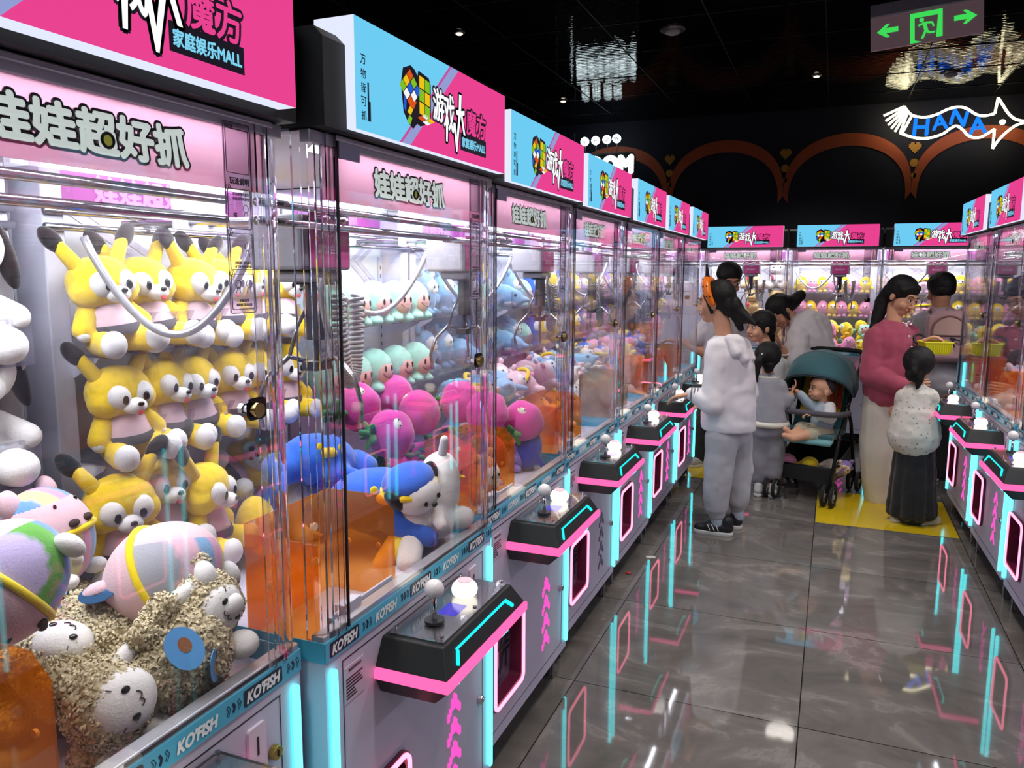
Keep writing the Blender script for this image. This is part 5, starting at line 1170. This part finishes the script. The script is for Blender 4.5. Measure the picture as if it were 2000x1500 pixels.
# man behind her
P = Y_(6.35); r = person('man with short dark hair and glasses looking down behind the girl in white', loc=P(1395, 900)); r.location.z = 0
H = Head(P(1424, 549), (.40, -.85, -.32), k=1.12); b = MB(); H.skull(b, P(1412, 612), .058); b.limb([P(1412, 640), P(1408, 720), P(1400, 770)], [.13, .14, .13]); b.limb([P(1385, 640, 0), P(1378, 690, -.06), P(1335, 668, -.08)], [.05, .042, .03]); hand(b, P(1330, 667, -.08), (-1, 0, .1), (0, 0, -1), 1.05, 15, 1)
b.limb([P(1440, 640, 0), P(1450, 700, .05), P(1430, 745, .02)], [.05, .042, .03]); hand(b, P(1428, 748, .02), (-.4, -.3, -1), (-1, 0, 0), 1, 20, 1)
b.limb([P(1395, 775), P(1376, 850), P(1372, 895)], [.09, .06, .04]); b.limb([P(1415, 775), P(1412, 850), P(1410, 895)], [.09, .06, .04]); skinb(r, b); facep(r, H)
g = MB(); g.limb([P(1412, 632), P(1408, 700), P(1400, 765)], [.15, .16, .15]); g.limb([P(1388, 632, 0), P(1372, 655, -.03), P(1362, 662, -.05)], [.08, .085, .075]); g.limb([P(1440, 632), P(1452, 690, .04)], [.08, .065]); garment(r, 'shirt', g, cloth('shirt_offwhite', 'b5adb2'), a=.009)
g = MB(); g.limb([P(1393, 770), P(1378, 845), P(1372, 888)], [.12, .09, .075]); g.limb([P(1415, 770), P(1412, 850), P(1410, 888)], [.12, .09, .075]); garment(r, 'trousers', g, cloth('trousers_black', '16151a'), a=.008)
h_ = MB(); H.e(h_, (0, .022, .050), (.088, .098, .084)); hairb(r, h_)
gl = MB()
for q in (-1, 1): gl.tube([H.p(q*.031+.021*cos(a), -.098, .004+.017*sin(a)) for a in [i*pi/8 for i in range(16)]], .0014, 5, closed=True); gl.tube([H.p(q*.052, -.096, .008), H.p(q*.076, 0, .004)], .0013, 5)
gl.tube([H.p(-.010, -.1, .006), H.p(.010, -.1, .006)], .0014, 5); rel(r, gl).build('glasses', CHROME, r)
for a in ((1372, 902), (1412, 902)): q = P(*a); q.z = 0; shoe(r, q+Vector((.03, .05, 0)), q+Vector((-.08, -.12, 0)), mat('shoe_grey', 'a8a4a2', .6, var=.1), SOLE, .045)

# girl with fringe and pony tail
P = Y_(5.95); r = person('young girl with fringe and long ponytail looking left, mouth slightly open', loc=P(1500, 940)); r.location.z = 0
H = Head(P(1485, 640), (-.80, -.60, -.04), k=.98); b = MB(); H.skull(b, P(1500, 690), .042); b.limb([P(1504, 715), P(1505, 800)], [.09, .10]); b.limb([P(1484, 712, -.06), P(1478, 765, -.08), P(1468, 720, -.14)], [.035, .028, .02]); hand(b, P(1467, 716, -.15), (-.2, -.1, 1), (1, 0, 0), .75, 35, 1)
b.limb([P(1525, 712, .05), P(1532, 780, .05), P(1528, 830, 0)], [.035, .028, .02]); hand(b, P(1528, 833, 0), (0, 0, -1), (-1, 0, 0), .75, 15, -1); b.limb([P(1495, 820), P(1495, 885), P(1495, 935)], [.06, .045, .03]); b.limb([P(1515, 820), P(1516, 885), P(1516, 935)], [.06, .045, .03]); skinb(r, b, SKIN2); facep(r, H)
g = MB(); g.limb([P(1504, 710), P(1505, 815)], [.105, .125]); g.limb([P(1484, 710, -.05), P(1479, 745, -.07)], [.055, .05]); g.limb([P(1525, 712, .05), P(1531, 760, .05)], [.055, .05]); garment(r, 'shirt', g, cloth('shirt_white', 'dcd8da'))
g = MB(); g.limb([P(1496, 820), P(1496, 910)], [.08, .06]); g.limb([P(1515, 820), P(1516, 910)], [.08, .06]); garment(r, 'trousers', g, cloth('trousers_dark', '25242b'))
h_ = MB(); H.e(h_, (0, .024, .046), (.090, .098, .088)); H.e(h_, (0, -.062, .052), (.066, .030, .032)); H.e(h_, (0, .06, 0), (.075, .06, .07)); H.cp(h_, (-.05, .10, .0), (-.08, .13, -.14), .04, .042); H.cp(h_, (-.08, .13, -.14), (-.10, .14, -.32), .040, .012); H.cp(h_, (.066, -.03, .04), (.07, -.01, -.03), .014, .008); hairb(r, h_)
for a in ((1495, 940), (1516, 940)): q = P(*a); q.z = 0; shoe(r, q+Vector((.02, .05, 0)), q+Vector((-.08, -.06, 0)), SOLE, SOLE, .034)

# woman bending forward over the pushchair
P = Y_(6.35); r = person('woman in loose white blouse bending forward with dark hair, bracelet on wrist', loc=P(1590, 900)); r.location.z = 0
H = Head(P(1524, 610), (-.50, -.55, -.72), up=(-.7, -.3, .7), k=1.05); b = MB(); H.skull(b, P(1562, 636), .05); b.limb([P(1575, 650), P(1590, 720), P(1590, 790)], [.12, .13, .14]); b.limb([P(1560, 655, -.12), P(1545, 715, -.20), P(1528, 680, -.24)], [.045, .036, .026]); hand(b, P(1526, 675, -.25), (-.5, -.2, .8), (1, 0, 0), .95, 30, 1)
b.limb([P(1600, 660, .05), P(1575, 735, -.15), P(1548, 762, -.35)], [.045, .036, .026]); hand(b, P(1545, 765, -.38), (-.3, -.6, -.4), (0, 0, -1), .95, 30, -1); b.limb([P(1575, 800), P(1575, 850), P(1575, 900)], [.1, .06, .04]); b.limb([P(1605, 800), P(1605, 850), P(1605, 900)], [.1, .06, .04]); skinb(r, b); facep(r, H)
g = MB(); g.limb([P(1578, 640), P(1592, 690), P(1592, 770)], [.14, .16, .17]); g.cap(P(1560, 655, -.06), P(1592, 640, .03), .09, .12); g.limb([P(1560, 655, -.12), P(1555, 705, -.18)], [.08, .10]); g.limb([P(1604, 655, .05), P(1600, 720, -.05), P(1570, 745, -.22)], [.09, .10, .07]); g.cap(P(1560, 700, -.1), P(1552, 745, -.12), .09, .08); garment(r, 'blouse', g, cloth('blouse_white', 'd8d2d6'), a=.012)
g = MB(); g.limb([P(1580, 780), P(1577, 900)], [.15, .15]); g.limb([P(1600, 780), P(1605, 900)], [.15, .14]); garment(r, 'skirt', g, cloth('skirt_white', 'd2ccd2'), a=.012)
h_ = MB(); H.e(h_, (0, .026, .045), (.090, .100, .088)); H.e(h_, (0, .09, -.0), (.062, .06, .07)); H.cp(h_, (0, .11, -.02), (.02, .20, -.03), .055, .04); H.cp(h_, (.07, -.01, .02), (.075, -.03, -.06), .018, .01); H.cp(h_, (-.07, -.01, .02), (-.075, -.03, -.06), .018, .01); hairb(r, h_)
c0 = P(1532, 690, -.235); q = MB().tube([c0+Vector((.033*cos(a), .033*sin(a)*.9, .012*sin(a))) for a in [i*pi/10 for i in range(20)]], .006, 6, closed=True); rel(r, q).build('bracelet', PRWHITE, r, smooth=True)
q = P(1588, 905); q.z = 0; shoe(r, q+Vector((-.06, .05, 0)), q+Vector((-.12, -.12, 0)), SOLE, SOLE, .042); shoe(r, q+Vector((.06, .05, 0)), q+Vector((.03, -.12, 0)), SOLE, SOLE, .042)

# small child in a grey sweater seen from behind
P = Y_(5.62); r = person('small child in grey sweater with white hems and ponytail, seen from behind', loc=P(1490, 945)); r.location.z = 0
H = Head(P(1499, 698), (-.25, 1, -.05), k=.93); b = MB(); H.skull(b, P(1500, 738), .040); b.limb([P(1502, 760), P(1502, 835)], [.085, .09]); b.limb([P(1485, 758, 0), P(1480, 815, .06), P(1478, 830, .12)], [.032, .028, .02]); hand(b, P(1478, 832, .14), (0, .6, -.5), (1, 0, 0), .62, 20, 1)
b.limb([P(1522, 756, 0), P(1535, 790, 0), P(1545, 770, -.02)], [.032, .028, .02]); hand(b, P(1546, 766, -.02), (.5, 0, 1), (-1, 0, 0), .62, 20, 1); b.limb([P(1490, 840), P(1486, 890), P(1484, 940)], [.06, .045, .03]); b.limb([P(1512, 840), P(1512, 890), P(1510, 940)], [.06, .045, .03]); skinb(r, b, SKIN2, vox=.004)
SG = cloth('sweater_grey', '9b9aa3'); g = MB(); g.limb([P(1501, 752), P(1502, 790), P(1502, 818)], [.095, .112, .118]); g.limb([P(1484, 755, 0), P(1479, 805, .05)], [.052, .05]); g.limb([P(1522, 755, 0), P(1535, 786, 0), P(1541, 776, -.01)], [.052, .048, .04]); garment(r, 'sweater', g, SG, .007, 3, .006)
g = MB(); c0 = P(1502, 826); g.tube([c0+Vector((.118*cos(a), .118*sin(a), 0)) for a in [i*pi/14 for i in range(28)]], .020, 8, closed=True); c1 = P(1500, 737); g.tube([c1+Vector((.062*cos(a), .055*sin(a), 0)) for a in [i*pi/10 for i in range(20)]], .016, 8, closed=True); rel(r, g).build('white_hem', cloth('hem_cream', 'ddd6c6'), r, smooth=True)
g = MB(); g.cap(P(1494, 836), P(1509, 836), .112); g.limb([P(1488, 838), P(1486, 890), P(1484, 932)], [.085, .075, .062]); g.limb([P(1513, 838), P(1511, 890), P(1508, 925)], [.085, .075, .062]); garment(r, 'trousers', g, cloth('trousers_grey', '8b8890'), .007, 3, .008)
h_ = MB(); H.e(h_, (0, .018, .022), (.096, .106, .100)); H.cp(h_, (.04, .10, .03), (.085, .125, -.02), .03, .028); H.cp(h_, (.085, .125, -.02), (.095, .125, -.17), .03, .012); H.cp(h_, (0, .06, -.05), (0, .06, -.08), .05, .035)
h_.v = [tuple(v) for v in h_.v]; hairb(r, h_); q = MB(); H.cp(q, (.06, .125, .028), (.075, .128, .005), .008); rel(r, q).build('hair_tie', PRWHITE, r, smooth=True)
for a in ((1482, 948), (1510, 948)): q = P(*a); q.z = 0; shoe(r, q+Vector((.0, -.03, 0)), q+Vector((-.01, .10, 0)), SOLE, SOLE, .032)

# woman in pink cardigan
P = Y_(5.8); r = person('woman in rose pink cardigan and white trousers looking down, dark ponytail', loc=P(1722, 985)); r.location.z = 0
H = Head(P(1762, 580), (.72, -.62, -.42), up=(.2, 0, 1), k=1.06); b = MB(); H.skull(b, P(1745, 640), .05); b.limb([P(1740, 670), P(1738, 740), P(1735, 800)], [.12, .11, .12]); b.limb([P(1712, 668, -.06), P(1706, 740, -.10), P(1768, 752, -.20)], [.046, .038, .026]); hand(b, P(1773, 752, -.21), (1, -.1, .1), (0, 1, 0), .95, 25, 1)
b.limb([P(1772, 662, .10), P(1790, 725, .06), P(1797, 672, -.05)], [.046, .038, .025]); hand(b, P(1799, 667, -.06), (.6, -.2, .3), (0, 0, -1), .95, 30, -1); b.limb([P(1722, 830), P(1715, 900), P(1718, 965)], [.09, .06, .04]); b.limb([P(1750, 830), P(1748, 900), P(1750, 965)], [.09, .06, .04]); skinb(r, b, SKIN2); facep(r, H)
PK_ = cloth('cardigan_rose', 'ad4a62'); g = MB(); g.limb([P(1738, 664), P(1735, 720), P(1732, 762)], [.145, .155, .155]); g.limb([P(1712, 662, -.05), P(1702, 730, -.10), P(1740, 748, -.17), P(1765, 752, -.20)], [.085, .080, .065, .05]); g.limb([P(1772, 656, .08), P(1788, 722, .05), P(1794, 690, -.02)], [.08, .07, .05]); garment(r, 'cardigan', g, PK_, .008, 3, .010)
q = MB(); q.prism([(0, 0), (-.055, .10), (.055, .10)], 0, .012); M3 = frame((.72, -.62, .05)); c0 = P(1757, 668, -.0)+Vector((.03, -.118, 0)); q.v = [tuple(c0+M3@Vector(v)) for v in q.v]; 
bt = MB()
for i, (px, py) in enumerate(((1771, 636), (1776, 657), (1781, 678))): bt.ell(P(px, py, -.13+.0*i), (.007, .007, .007), n=10, m=7)
rel(r, bt).build('button', PRWHITE, r, smooth=True)
g = MB(); g.limb([P(1722, 780), P(1714, 890), P(1718, 968)], [.125, .12, .105]); g.limb([P(1750, 780), P(1748, 890), P(1748, 968)], [.125, .11, .10]); garment(r, 'trousers', g, cloth('trousers_white', 'dad5cd'), .008, 8, .006, 6)
h_ = MB(); H.e(h_, (0, .026, .045), (.092, .100, .088)); H.e(h_, (0, .05, -.0), (.084, .06, .07)); H.cp(h_, (.02, -.055, .085), (.065, -.03, .05), .02, .016); H.cp(h_, (-.02, -.055, .085), (-.068, -.03, .05), .02, .016); h_.cap(P(1742, 565, .02), P(1724, 590, .05), .05, .052).cap(P(1724, 590, .05), P(1712, 625, .03), .05, .038).cap(P(1712, 625, .03), P(1694, 665, -.02), .034, .012); hairb(r, h_)
q = MB().tube([P(1796, 662, -.05)+Vector((.032*cos(a), .02*sin(a), .03*sin(a))) for a in [i*pi/9 for i in range(18)]], .008, 6, closed=True); rel(r, q).build('watch', BKS, r, smooth=True)
for a in ((1722, 982, .05), (1750, 990, 0)): q = P(a[0], a[1]); q.z = 0; shoe(r, q+Vector((-.04, .08, 0)), q+Vector((.06, -.06, 0)), MATS['shoe_grey'], SOLE, .042)
# yellow basket with a pink toy held by her
P = Y_(5.66); c0 = P(1826, 680); bk = MB(); w1, w2, d1, hg = .085, .07, .055, .075
ba = MB(); ba.add([(-w2, -d1, 0), (w2, -d1, 0), (w2, d1, 0), (-w2, d1, 0), (-w1, -d1*1.2, hg), (w1, -d1*1.2, hg), (w1, d1*1.2, hg), (-w1, d1*1.2, hg)], [(0, 3, 2, 1), (0, 1, 5, 4), (1, 2, 6, 5), (2, 3, 7, 6), (3, 0, 4, 7)])
bo = ba.build('basket', mat('basket_yellow', 'd8d60f', .45, var=.05)); bo.location = c0-Vector((0, 0, .035)); bo.rotation_euler = (0, 0, rad(15)); md = bo.modifiers.new('s', 'SOLIDIFY'); md.thickness = .004
tag(bo, 'small yellow plastic basket held by the woman in the pink cardigan', 'basket'); sl = MB().tube([(-w1, -d1*1.2, hg), (w1, -d1*1.2, hg), (w1, d1*1.2, hg), (-w1, d1*1.2, hg)], .005, 6, closed=True)
for i in range(12): x = -w2+.006+i*.0123; sl.box((x*1.09, -d1*1.1-.004, hg*.5), (.003, .002, hg*.7))
sl.build('rim', mat('basket_rim', 'e6e21c', .4, var=.05), bo)
put('pink', P(1799, 692, .06), (0, 20, 30), .62, 'pink plush held above the yellow basket', 'pink doll plushes held')

# boy with backpack, seen from behind
P = Y_(6.6); r = person('boy in grey-white t-shirt with pink backpack seen from behind', loc=P(1838, 930)); r.location.z = 0
H = Head(P(1836, 568), (-.35, 1, -.18), k=1.07); b = MB(); H.skull(b, P(1836, 618), .056); b.limb([P(1838, 640), P(1838, 720), P(1838, 780)], [.13, .12, .13]); b.limb([P(1802, 638), P(1798, 700, .02), P(1806, 745, .08)], [.048, .04, .028]); hand(b, P(1807, 748, .09), (.1, .5, -1), (1, 0, 0), 1, 20, 1); b.limb([P(1878, 636), P(1888, 700, .05), P(1880, 735, .1)], [.048, .04, .028]); hand(b, P(1880, 738, .1), (-.1, .5, -1), (-1, 0, 0), 1, 20, 1)
b.limb([P(1822, 790), P(1822, 870), P(1822, 925)], [.09, .06, .04]); b.limb([P(1855, 790), P(1855, 870), P(1855, 925)], [.09, .06, .04]); skinb(r, b)
g = MB(); g.limb([P(1838, 634), P(1838, 690), P(1838, 738)], [.15, .155, .165]); g.limb([P(1806, 628), P(1797, 655, .0)], [.08, .078]); g.limb([P(1872, 628), P(1886, 658, .02)], [.08, .078]); garment(r, 't_shirt', g, cloth('tee_grey', 'a7a1a8'), .008, 3, .009)
g = MB(); g.limb([P(1824, 770), P(1822, 880), P(1822, 922)], [.125, .09, .075]); g.limb([P(1854, 770), P(1855, 880), P(1855, 922)], [.125, .09, .075]); garment(r, 'trousers', g, MATS['trousers_black'], .008, 3, .008)
h_ = MB(); H.e(h_, (0, .024, .042), (.091, .101, .090)); H.e(h_, (0, .04, 0), (.084, .075, .05)); hairb(r, h_)
for a in ((1820, 932), (1857, 932)): q = P(*a); q.z = 0; shoe(r, q+Vector((0, -.05, 0)), q+Vector((0, .14, 0)), BKS, SOLE, .044)
bp = empty('backpack', P(1850, 657, -.20)); tag(bp, 'pink backpack with arched pocket and leaping cat logo on the boy', 'backpack'); BPM = cloth('backpack_pink', 'b58f92'); k = MB().cap((-.05, 0, .13), (.05, 0, .13), .065).box((0, 0, 0), (.27, .11, .30)).cap((-.09, 0, -.14), (.09, 0, -.14), .05).cap((-.09, 0, .1), (-.09, 0, -.12), .055).cap((.09, 0, .1), (.09, 0, -.12), .055)
k.build('bag_body', BPM, bp, remesh=.008, sm=4, disp=wr(8, .004))
pts = [(-.105, -.07, .01)]+[(.105*-cos(a), -.07-.01*sin(a), .05+.10*sin(a)) for a in [pi*i/14 for i in range(15)]]+[(.105, -.07, .01)]; MB().tube(pts, .006, 6).build('zip', cloth('zip_brown', '8a6258'), bp)
MB().prism([(p[0]*.96, p[2]*.96) for p in pts], -.076, -.05).build('pocket', cloth('pocket_peach', 'bd9a90'), bp, bevel=.008)
MB().tube([(-.09, .0, .15), (-.10, .06, .20), (-.11, .17, .16)], .014, 6).tube([(.09, .0, .15), (.10, .06, .20), (.11, .17, .16)], .014, 6).tube([(-.03, -.02, .18), (0, -.03, .22), (.03, -.02, .18)], .007, 6).build('strap', cloth('strap_pink', 'a5777a'), bp)
t = MB(); letter(t, 'PUMA', -.01, -.052, w=.105, h=.036, y=-.080, fat=.003); cat_ = [(-.01, -.07), (.0, -.062), (.022, -.068), (.045, -.076), (.062, -.082), (.082, -.064), (.10, -.050), (.102, -.053), (.088, -.068), (.075, -.086), (.074, -.10), (.066, -.108), (.064, -.096), (.052, -.088), (.03, -.086), (.018, -.09), (.006, -.100), (.008, -.090), (-.002, -.080)]
flat(t, [(q[0]+.012, q[1]+.062) for q in cat_], -.081); MB.build(t, 'logo', INK, bp)

# toddler in dotted blouse
P = Y_(5.35); r = person('toddler in cream dotted blouse and long black skirt reaching a joystick', loc=P(1780, 1020)); r.location.z = 0
H = Head(P(1796, 712), (.45, .85, -.12), k=.93); b = MB(); H.skull(b, P(1790, 758), .040); b.limb([P(1788, 785), P(1786, 870)], [.085, .095]); b.limb([P(1765, 780, -.02), P(1760, 830, .05), P(1775, 850, .14)], [.032, .028, .02]); hand(b, P(1778, 852, .15), (.5, .8, 0), (0, 0, -1), .6, 20, 1)
b.limb([P(1815, 778, -.02), P(1818, 815, .0), P(1838, 792, .02)], [.032, .028, .02]); hand(b, P(1841, 789, .02), (.6, .3, .45), (0, 0, -1), .62, 35, -1); b.limb([P(1770, 880), P(1768, 960), P(1768, 1010)], [.06, .045, .03]); b.limb([P(1800, 880), P(1800, 960), P(1800, 1010)], [.06, .045, .03]); skinb(r, b, SKIN)
DT = mat('blouse_dotted', 'd6d0c6', .8, bump=.4, bscale=40, var=.05, bdist=.004); nt = DT.node_tree; N = nt.nodes.new; tc = N('ShaderNodeTexCoord'); vo = N('ShaderNodeTexVoronoi'); vo.inputs['Scale'].default_value = 34; vo.inputs['Randomness'].default_value = .55; nt.links.new(tc.outputs['Object'], vo.inputs['Vector'])
cm = N('ShaderNodeMath'); cm.operation = 'LESS_THAN'; cm.inputs[1].default_value = .17; nt.links.new(vo.outputs['Distance'], cm.inputs[0]); mx = N('ShaderNodeMix'); mx.data_type = 'RGBA'; mx.inputs[6].default_value = srgb('d6d0c6'); mx.inputs[7].default_value = srgb('8f7f78'); nt.links.new(cm.outputs[0], mx.inputs[0]); nt.links.new(mx.outputs[2], nt.nodes['Principled BSDF'].inputs['Base Color'])
g = MB(); g.limb([P(1789, 778), P(1787, 815), P(1785, 848)], [.10, .135, .155]); g.limb([P(1766, 775, -.01), P(1760, 822, .04)], [.055, .055]); g.limb([P(1814, 775, -.01), P(1820, 812, 0), P(1831, 800, .02)], [.058, .055, .042]); garment(r, 'blouse', g, DT, .007, 8, .005, 14)
g = MB()
for t_ in range(10): a = t_*2*pi/10; g.cap(P(1787, 870)+Vector((.07*cos(a), .06*sin(a), 0)), P(1780, 1000)+Vector((.115*cos(a), .10*sin(a), 0)), .045, .035)
g.cap(P(1787, 865), P(1781, 1000), .10, .10); garment(r, 'skirt', g, cloth('skirt_black', '121116'), .008, 2, .004, 20)
h_ = MB(); H.e(h_, (0, .018, .022), (.096, .106, .102)); H.e(h_, (0, .05, -.06), (.062, .055, .06)); H.cp(h_, (0, .09, .06), (-.02, .12, -.05), .035, .02); H.cp(h_, (-.03, .05, -.1), (-.03, .06, -.15), .03, .012); hairb(r, h_)
for a in ((1755, 1022), (1805, 1016)): q = P(*a); q.z = 0; shoe(r, q+Vector((-.02, -.02, 0)), q+Vector((.09, .05, 0)), SOLE, SOLE, .034)

# ---------------------------------------------------------------- pushchair and baby
st = empty('pushchair', (-.065, 5.80, 0), -15); tag(st, 'teal pushchair with dark canopy and black frame, baby seated in it', 'pushchair')
FR = mat('frame_black', '141417', .35, metal=.3, var=.05, bscale=20); TL = cloth('canopy_teal', '2f5f66'); TL2 = cloth('seat_teal', '6fa6ac'); TL3 = cloth('canopy_slate', '3a4650')
f = MB()
for s in (-1, 1):
    f.tube([(s*.19, -.27, .10), (s*.20, -.12, .45), (s*.21, .08, .72), (s*.21, .24, .86), (s*.205, .33, .94)], .012, 8).tube([(s*.22, .27, .10), (s*.21, .12, .52), (s*.205, .0, .66)], .012, 8).tube([(s*.19, -.18, .26), (s*.22, .25, .20)], .009, 8)
f.tube([(-.22, .27, .15), (.22, .27, .15)], .01, 8).tube([(-.19, -.20, .24), (.19, -.20, .24)], .01, 8); f.build('frame', FR, st, smooth=True)
MB().tube(smooth_pts([(-.205, .33, .93), (-.2, .37, .985), (-.12, .39, 1.0), (0, .395, 1.0), (.12, .39, 1.0), (.2, .37, .985), (.205, .33, .93)]), .017, 10).build('handlebar', mat('foam_black', '0e0e10', .9, var=.1), st, smooth=True)
HUB = mat('hub_grey', '9a9896', .4, var=.05); TYRE = mat('tyre_black', '121214', .8, var=.1)
for (x, y) in ((-.19, -.27), (.19, -.27), (-.22, .27), (.22, .27)):
    for dx in (-.028, .028):
        c = (x+dx, y, .075); wl_ = MB().tube([(c[0], c[1]+.062*cos(a), c[2]+.062*sin(a)) for a in [i*pi/12 for i in range(24)]], .0125, 8, closed=True); wo = wl_.build('wheel', TYRE, st, smooth=True)
        q = MB().cyl((c[0]-.012, y, .075), (c[0]+.012, y, .075), .016, n=14)
        for a in range(5): t = a*2*pi/5; q.tube([(c[0], y, .075), (c[0], y+.055*cos(t), .075+.055*sin(t))], .0055, 5)
        q.build('hub', HUB, wo)
    MB().cyl((x-.03, y, .075), (x+.03, y, .075), .007, n=8).cyl((x, y, .075), (x, y-(.0), .14), .012, n=8).build('wheel_fork', FR, st)
# canopy
def canopy(a0, a1, m_, nm, k=1.0, n=14):
    b = MB(); nn = 22; rows = []
    for i in range(n+1):
        a = rad(a0+(a1-a0)*i/n); sc_ = k*(1+.02*abs(sin(i*pi*3/n)))
        rows.append([(.215*sc_*cos(pi*j/nn), .10+cos(a)*.30*sc_*(sin(pi*j/nn)**.55 if 0 < j < nn else 0), .70+sin(a)*.31*sc_*(sin(pi*j/nn)**.55 if 0 < j < nn else 0)) for j in range(nn+1)])
    vs = [p for r_ in rows for p in r_]; w_ = nn+1
    b.add(vs, [(i*w_+j, i*w_+j+1, (i+1)*w_+j+1, (i+1)*w_+j) for i in range(n) for j in range(nn)])
    o = b.build(nm, m_, st, smooth=True); md = o.modifiers.new('s', 'SOLIDIFY'); md.thickness = .006; return o
canopy(150, 62, TL, 'canopy'); canopy(66, 20, TL3, 'canopy_front', 1.02)
b = MB()
for a in (148, 105, 64, 20): A = rad(a); b.tube([(.222*cos(pi*j/20), .10+cos(A)*.31*(sin(pi*j/20)**.55 if 0 < j < 20 else 0), .70+sin(A)*.32*(sin(pi*j/20)**.55 if 0 < j < 20 else 0)) for j in range(21)], .0045, 6)
b.build('canopy_rib', TL3, st, smooth=True)
s = MB(); s.box((0, -.06, .455), (.36, .34, .035)).box((0, .19, .66), (.36, .035, .46), (-22, 0, 0)); s.build('seat', TL, st, remesh=.01, sm=3)
MB().box((0, -.235, .43), (.37, .09, .03), (12, 0, 0)).build('leg_rest', TL2, st, bevel=.012)
cu = MB().box((0, .155, .70), (.28, .02, .28), (-22, 0, 0)); cu.build('back_cushion', [mat('cushion_yellow', 'd9b520', .8, var=.1)], st, bevel=.01)
cu = MB()
for i, x in enumerate((-.07, .0, .07, .12)): cu.box((x, .142, .70+.01*i), (.03, .012, .25), (-22, 0, 10)) 
cu.build('cushion_stripe', mat('cushion_red', 'b8352b', .8, var=.1), st)
MB().tube(smooth_pts([(-.215, .02, .60), (-.215, -.12, .61), (-.15, -.22, .615), (0, -.25, .62), (.15, -.22, .615), (.215, -.12, .61), (.215, .02, .60)]), .019, 10).build('bumper_bar', mat('bumper_grey', '56525c', .8, var=.08), st, smooth=True)
k = MB(); k.add([(-.17, -.20, .14), (.17, -.20, .14), (.19, .24, .13), (-.19, .24, .13), (-.19, -.22, .24), (.19, -.22, .24), (.21, .27, .36), (-.21, .27, .36)], [(0, 3, 2, 1), (0, 1, 5, 4), (1, 2, 6, 5), (2, 3, 7, 6), (3, 0, 4, 7)])
ko = k.build('basket', cloth('basket_black', '131215'), st); md = ko.modifiers.new('s', 'SOLIDIFY'); md.thickness = .006
SM = Matrix.Rotation(rad(-15), 3, 'Z')
def SL(x, y, z): return SM@Vector((x, y, z))+Vector((-.065, 5.80, 0))
for i, (k_, x, c_) in enumerate((('pink', -.12, 'pink'), ('yel', -.04, 'yellow'), ('cream', .05, 'cream'), ('lil', .12, 'lilac'))):
    put(k_, SL(x, -.02-.01*i, .19), (60, 20*i, -30+40*i), .95, '%s plush carried in the basket under the pushchair' % c_, 'plushes in the pushchair basket')
P = lambda px, py, dy=0: at(px, py, 'y', 5.72+dy)
r = person('baby in pale blue and white top sitting in the teal pushchair looking left', loc=P(1605, 835)); H = Head(P(1603, 762, -.02), (-.88, -.42, .12), k=.84); b = MB(); H.skull(b, P(1607, 795, 0), .038, True)
b.limb([P(1606, 802, 0), P(1607, 835, 0)], [.06, .068]); b.limb([P(1585, 792, -.03), P(1572, 778, -.06), P(1556, 764, -.08)], [.026, .022, .017]); hand(b, P(1554, 762, -.08), (-1, -.2, .2), (0, -.3, -1), .50, 30, 1); b.limb([P(1625, 798, -.05), P(1618, 818, -.10), P(1590, 808, -.16)], [.028, .024, .018]); hand(b, P(1587, 808, -.16), (-1, -.2, -.1), (0, 0, -1), .52, 30, -1)
b.limb([P(1590, 845, -.02), P(1565, 838, -.13), P(1545, 850, -.20), P(1534, 838, -.22)], [.045, .036, .026, .018]); b.limb([P(1612, 848, -.04), P(1580, 848, -.16), P(1548, 856, -.24), P(1532, 850, -.26)], [.045, .036, .026, .018]); skinb(r, b, SKIN2, vox=.0035); facep(r, H)
g = MB(); g.limb([P(1606, 800, 0), P(1607, 822, -.01)], [.072, .08]); g.limb([P(1587, 795, -.02), P(1572, 781, -.06), P(1562, 769, -.075)], [.04, .034, .026]); garment(r, 'top', g, cloth('baby_blue', 'a9bccb'), .005, 3, .004, 20)
g = MB(); g.limb([P(1620, 796, -.04), P(1621, 816, -.09), P(1600, 811, -.145)], [.042, .042, .030]); garment(r, 'sleeve', g, cloth('baby_white', 'dcdce0'), .005, 3, .004, 20)
g = MB(); g.limb([P(1592, 845, -.02), P(1566, 838, -.12)], [.06, .052]); g.limb([P(1612, 848, -.03), P(1582, 850, -.15)], [.062, .052]); garment(r, 'shorts', g, cloth('shorts_beige', 'b3a890'), .005, 3, .004, 20)
h_ = MB(); H.e(h_, (0, .034, .050), (.0855, .090, .083)); rel(r, h_).build('hair', mat('hair_short', '2a211e', .8, var=.3, bscale=200, bump=.4, bdist=.001), r, remesh=.005, sm=3)
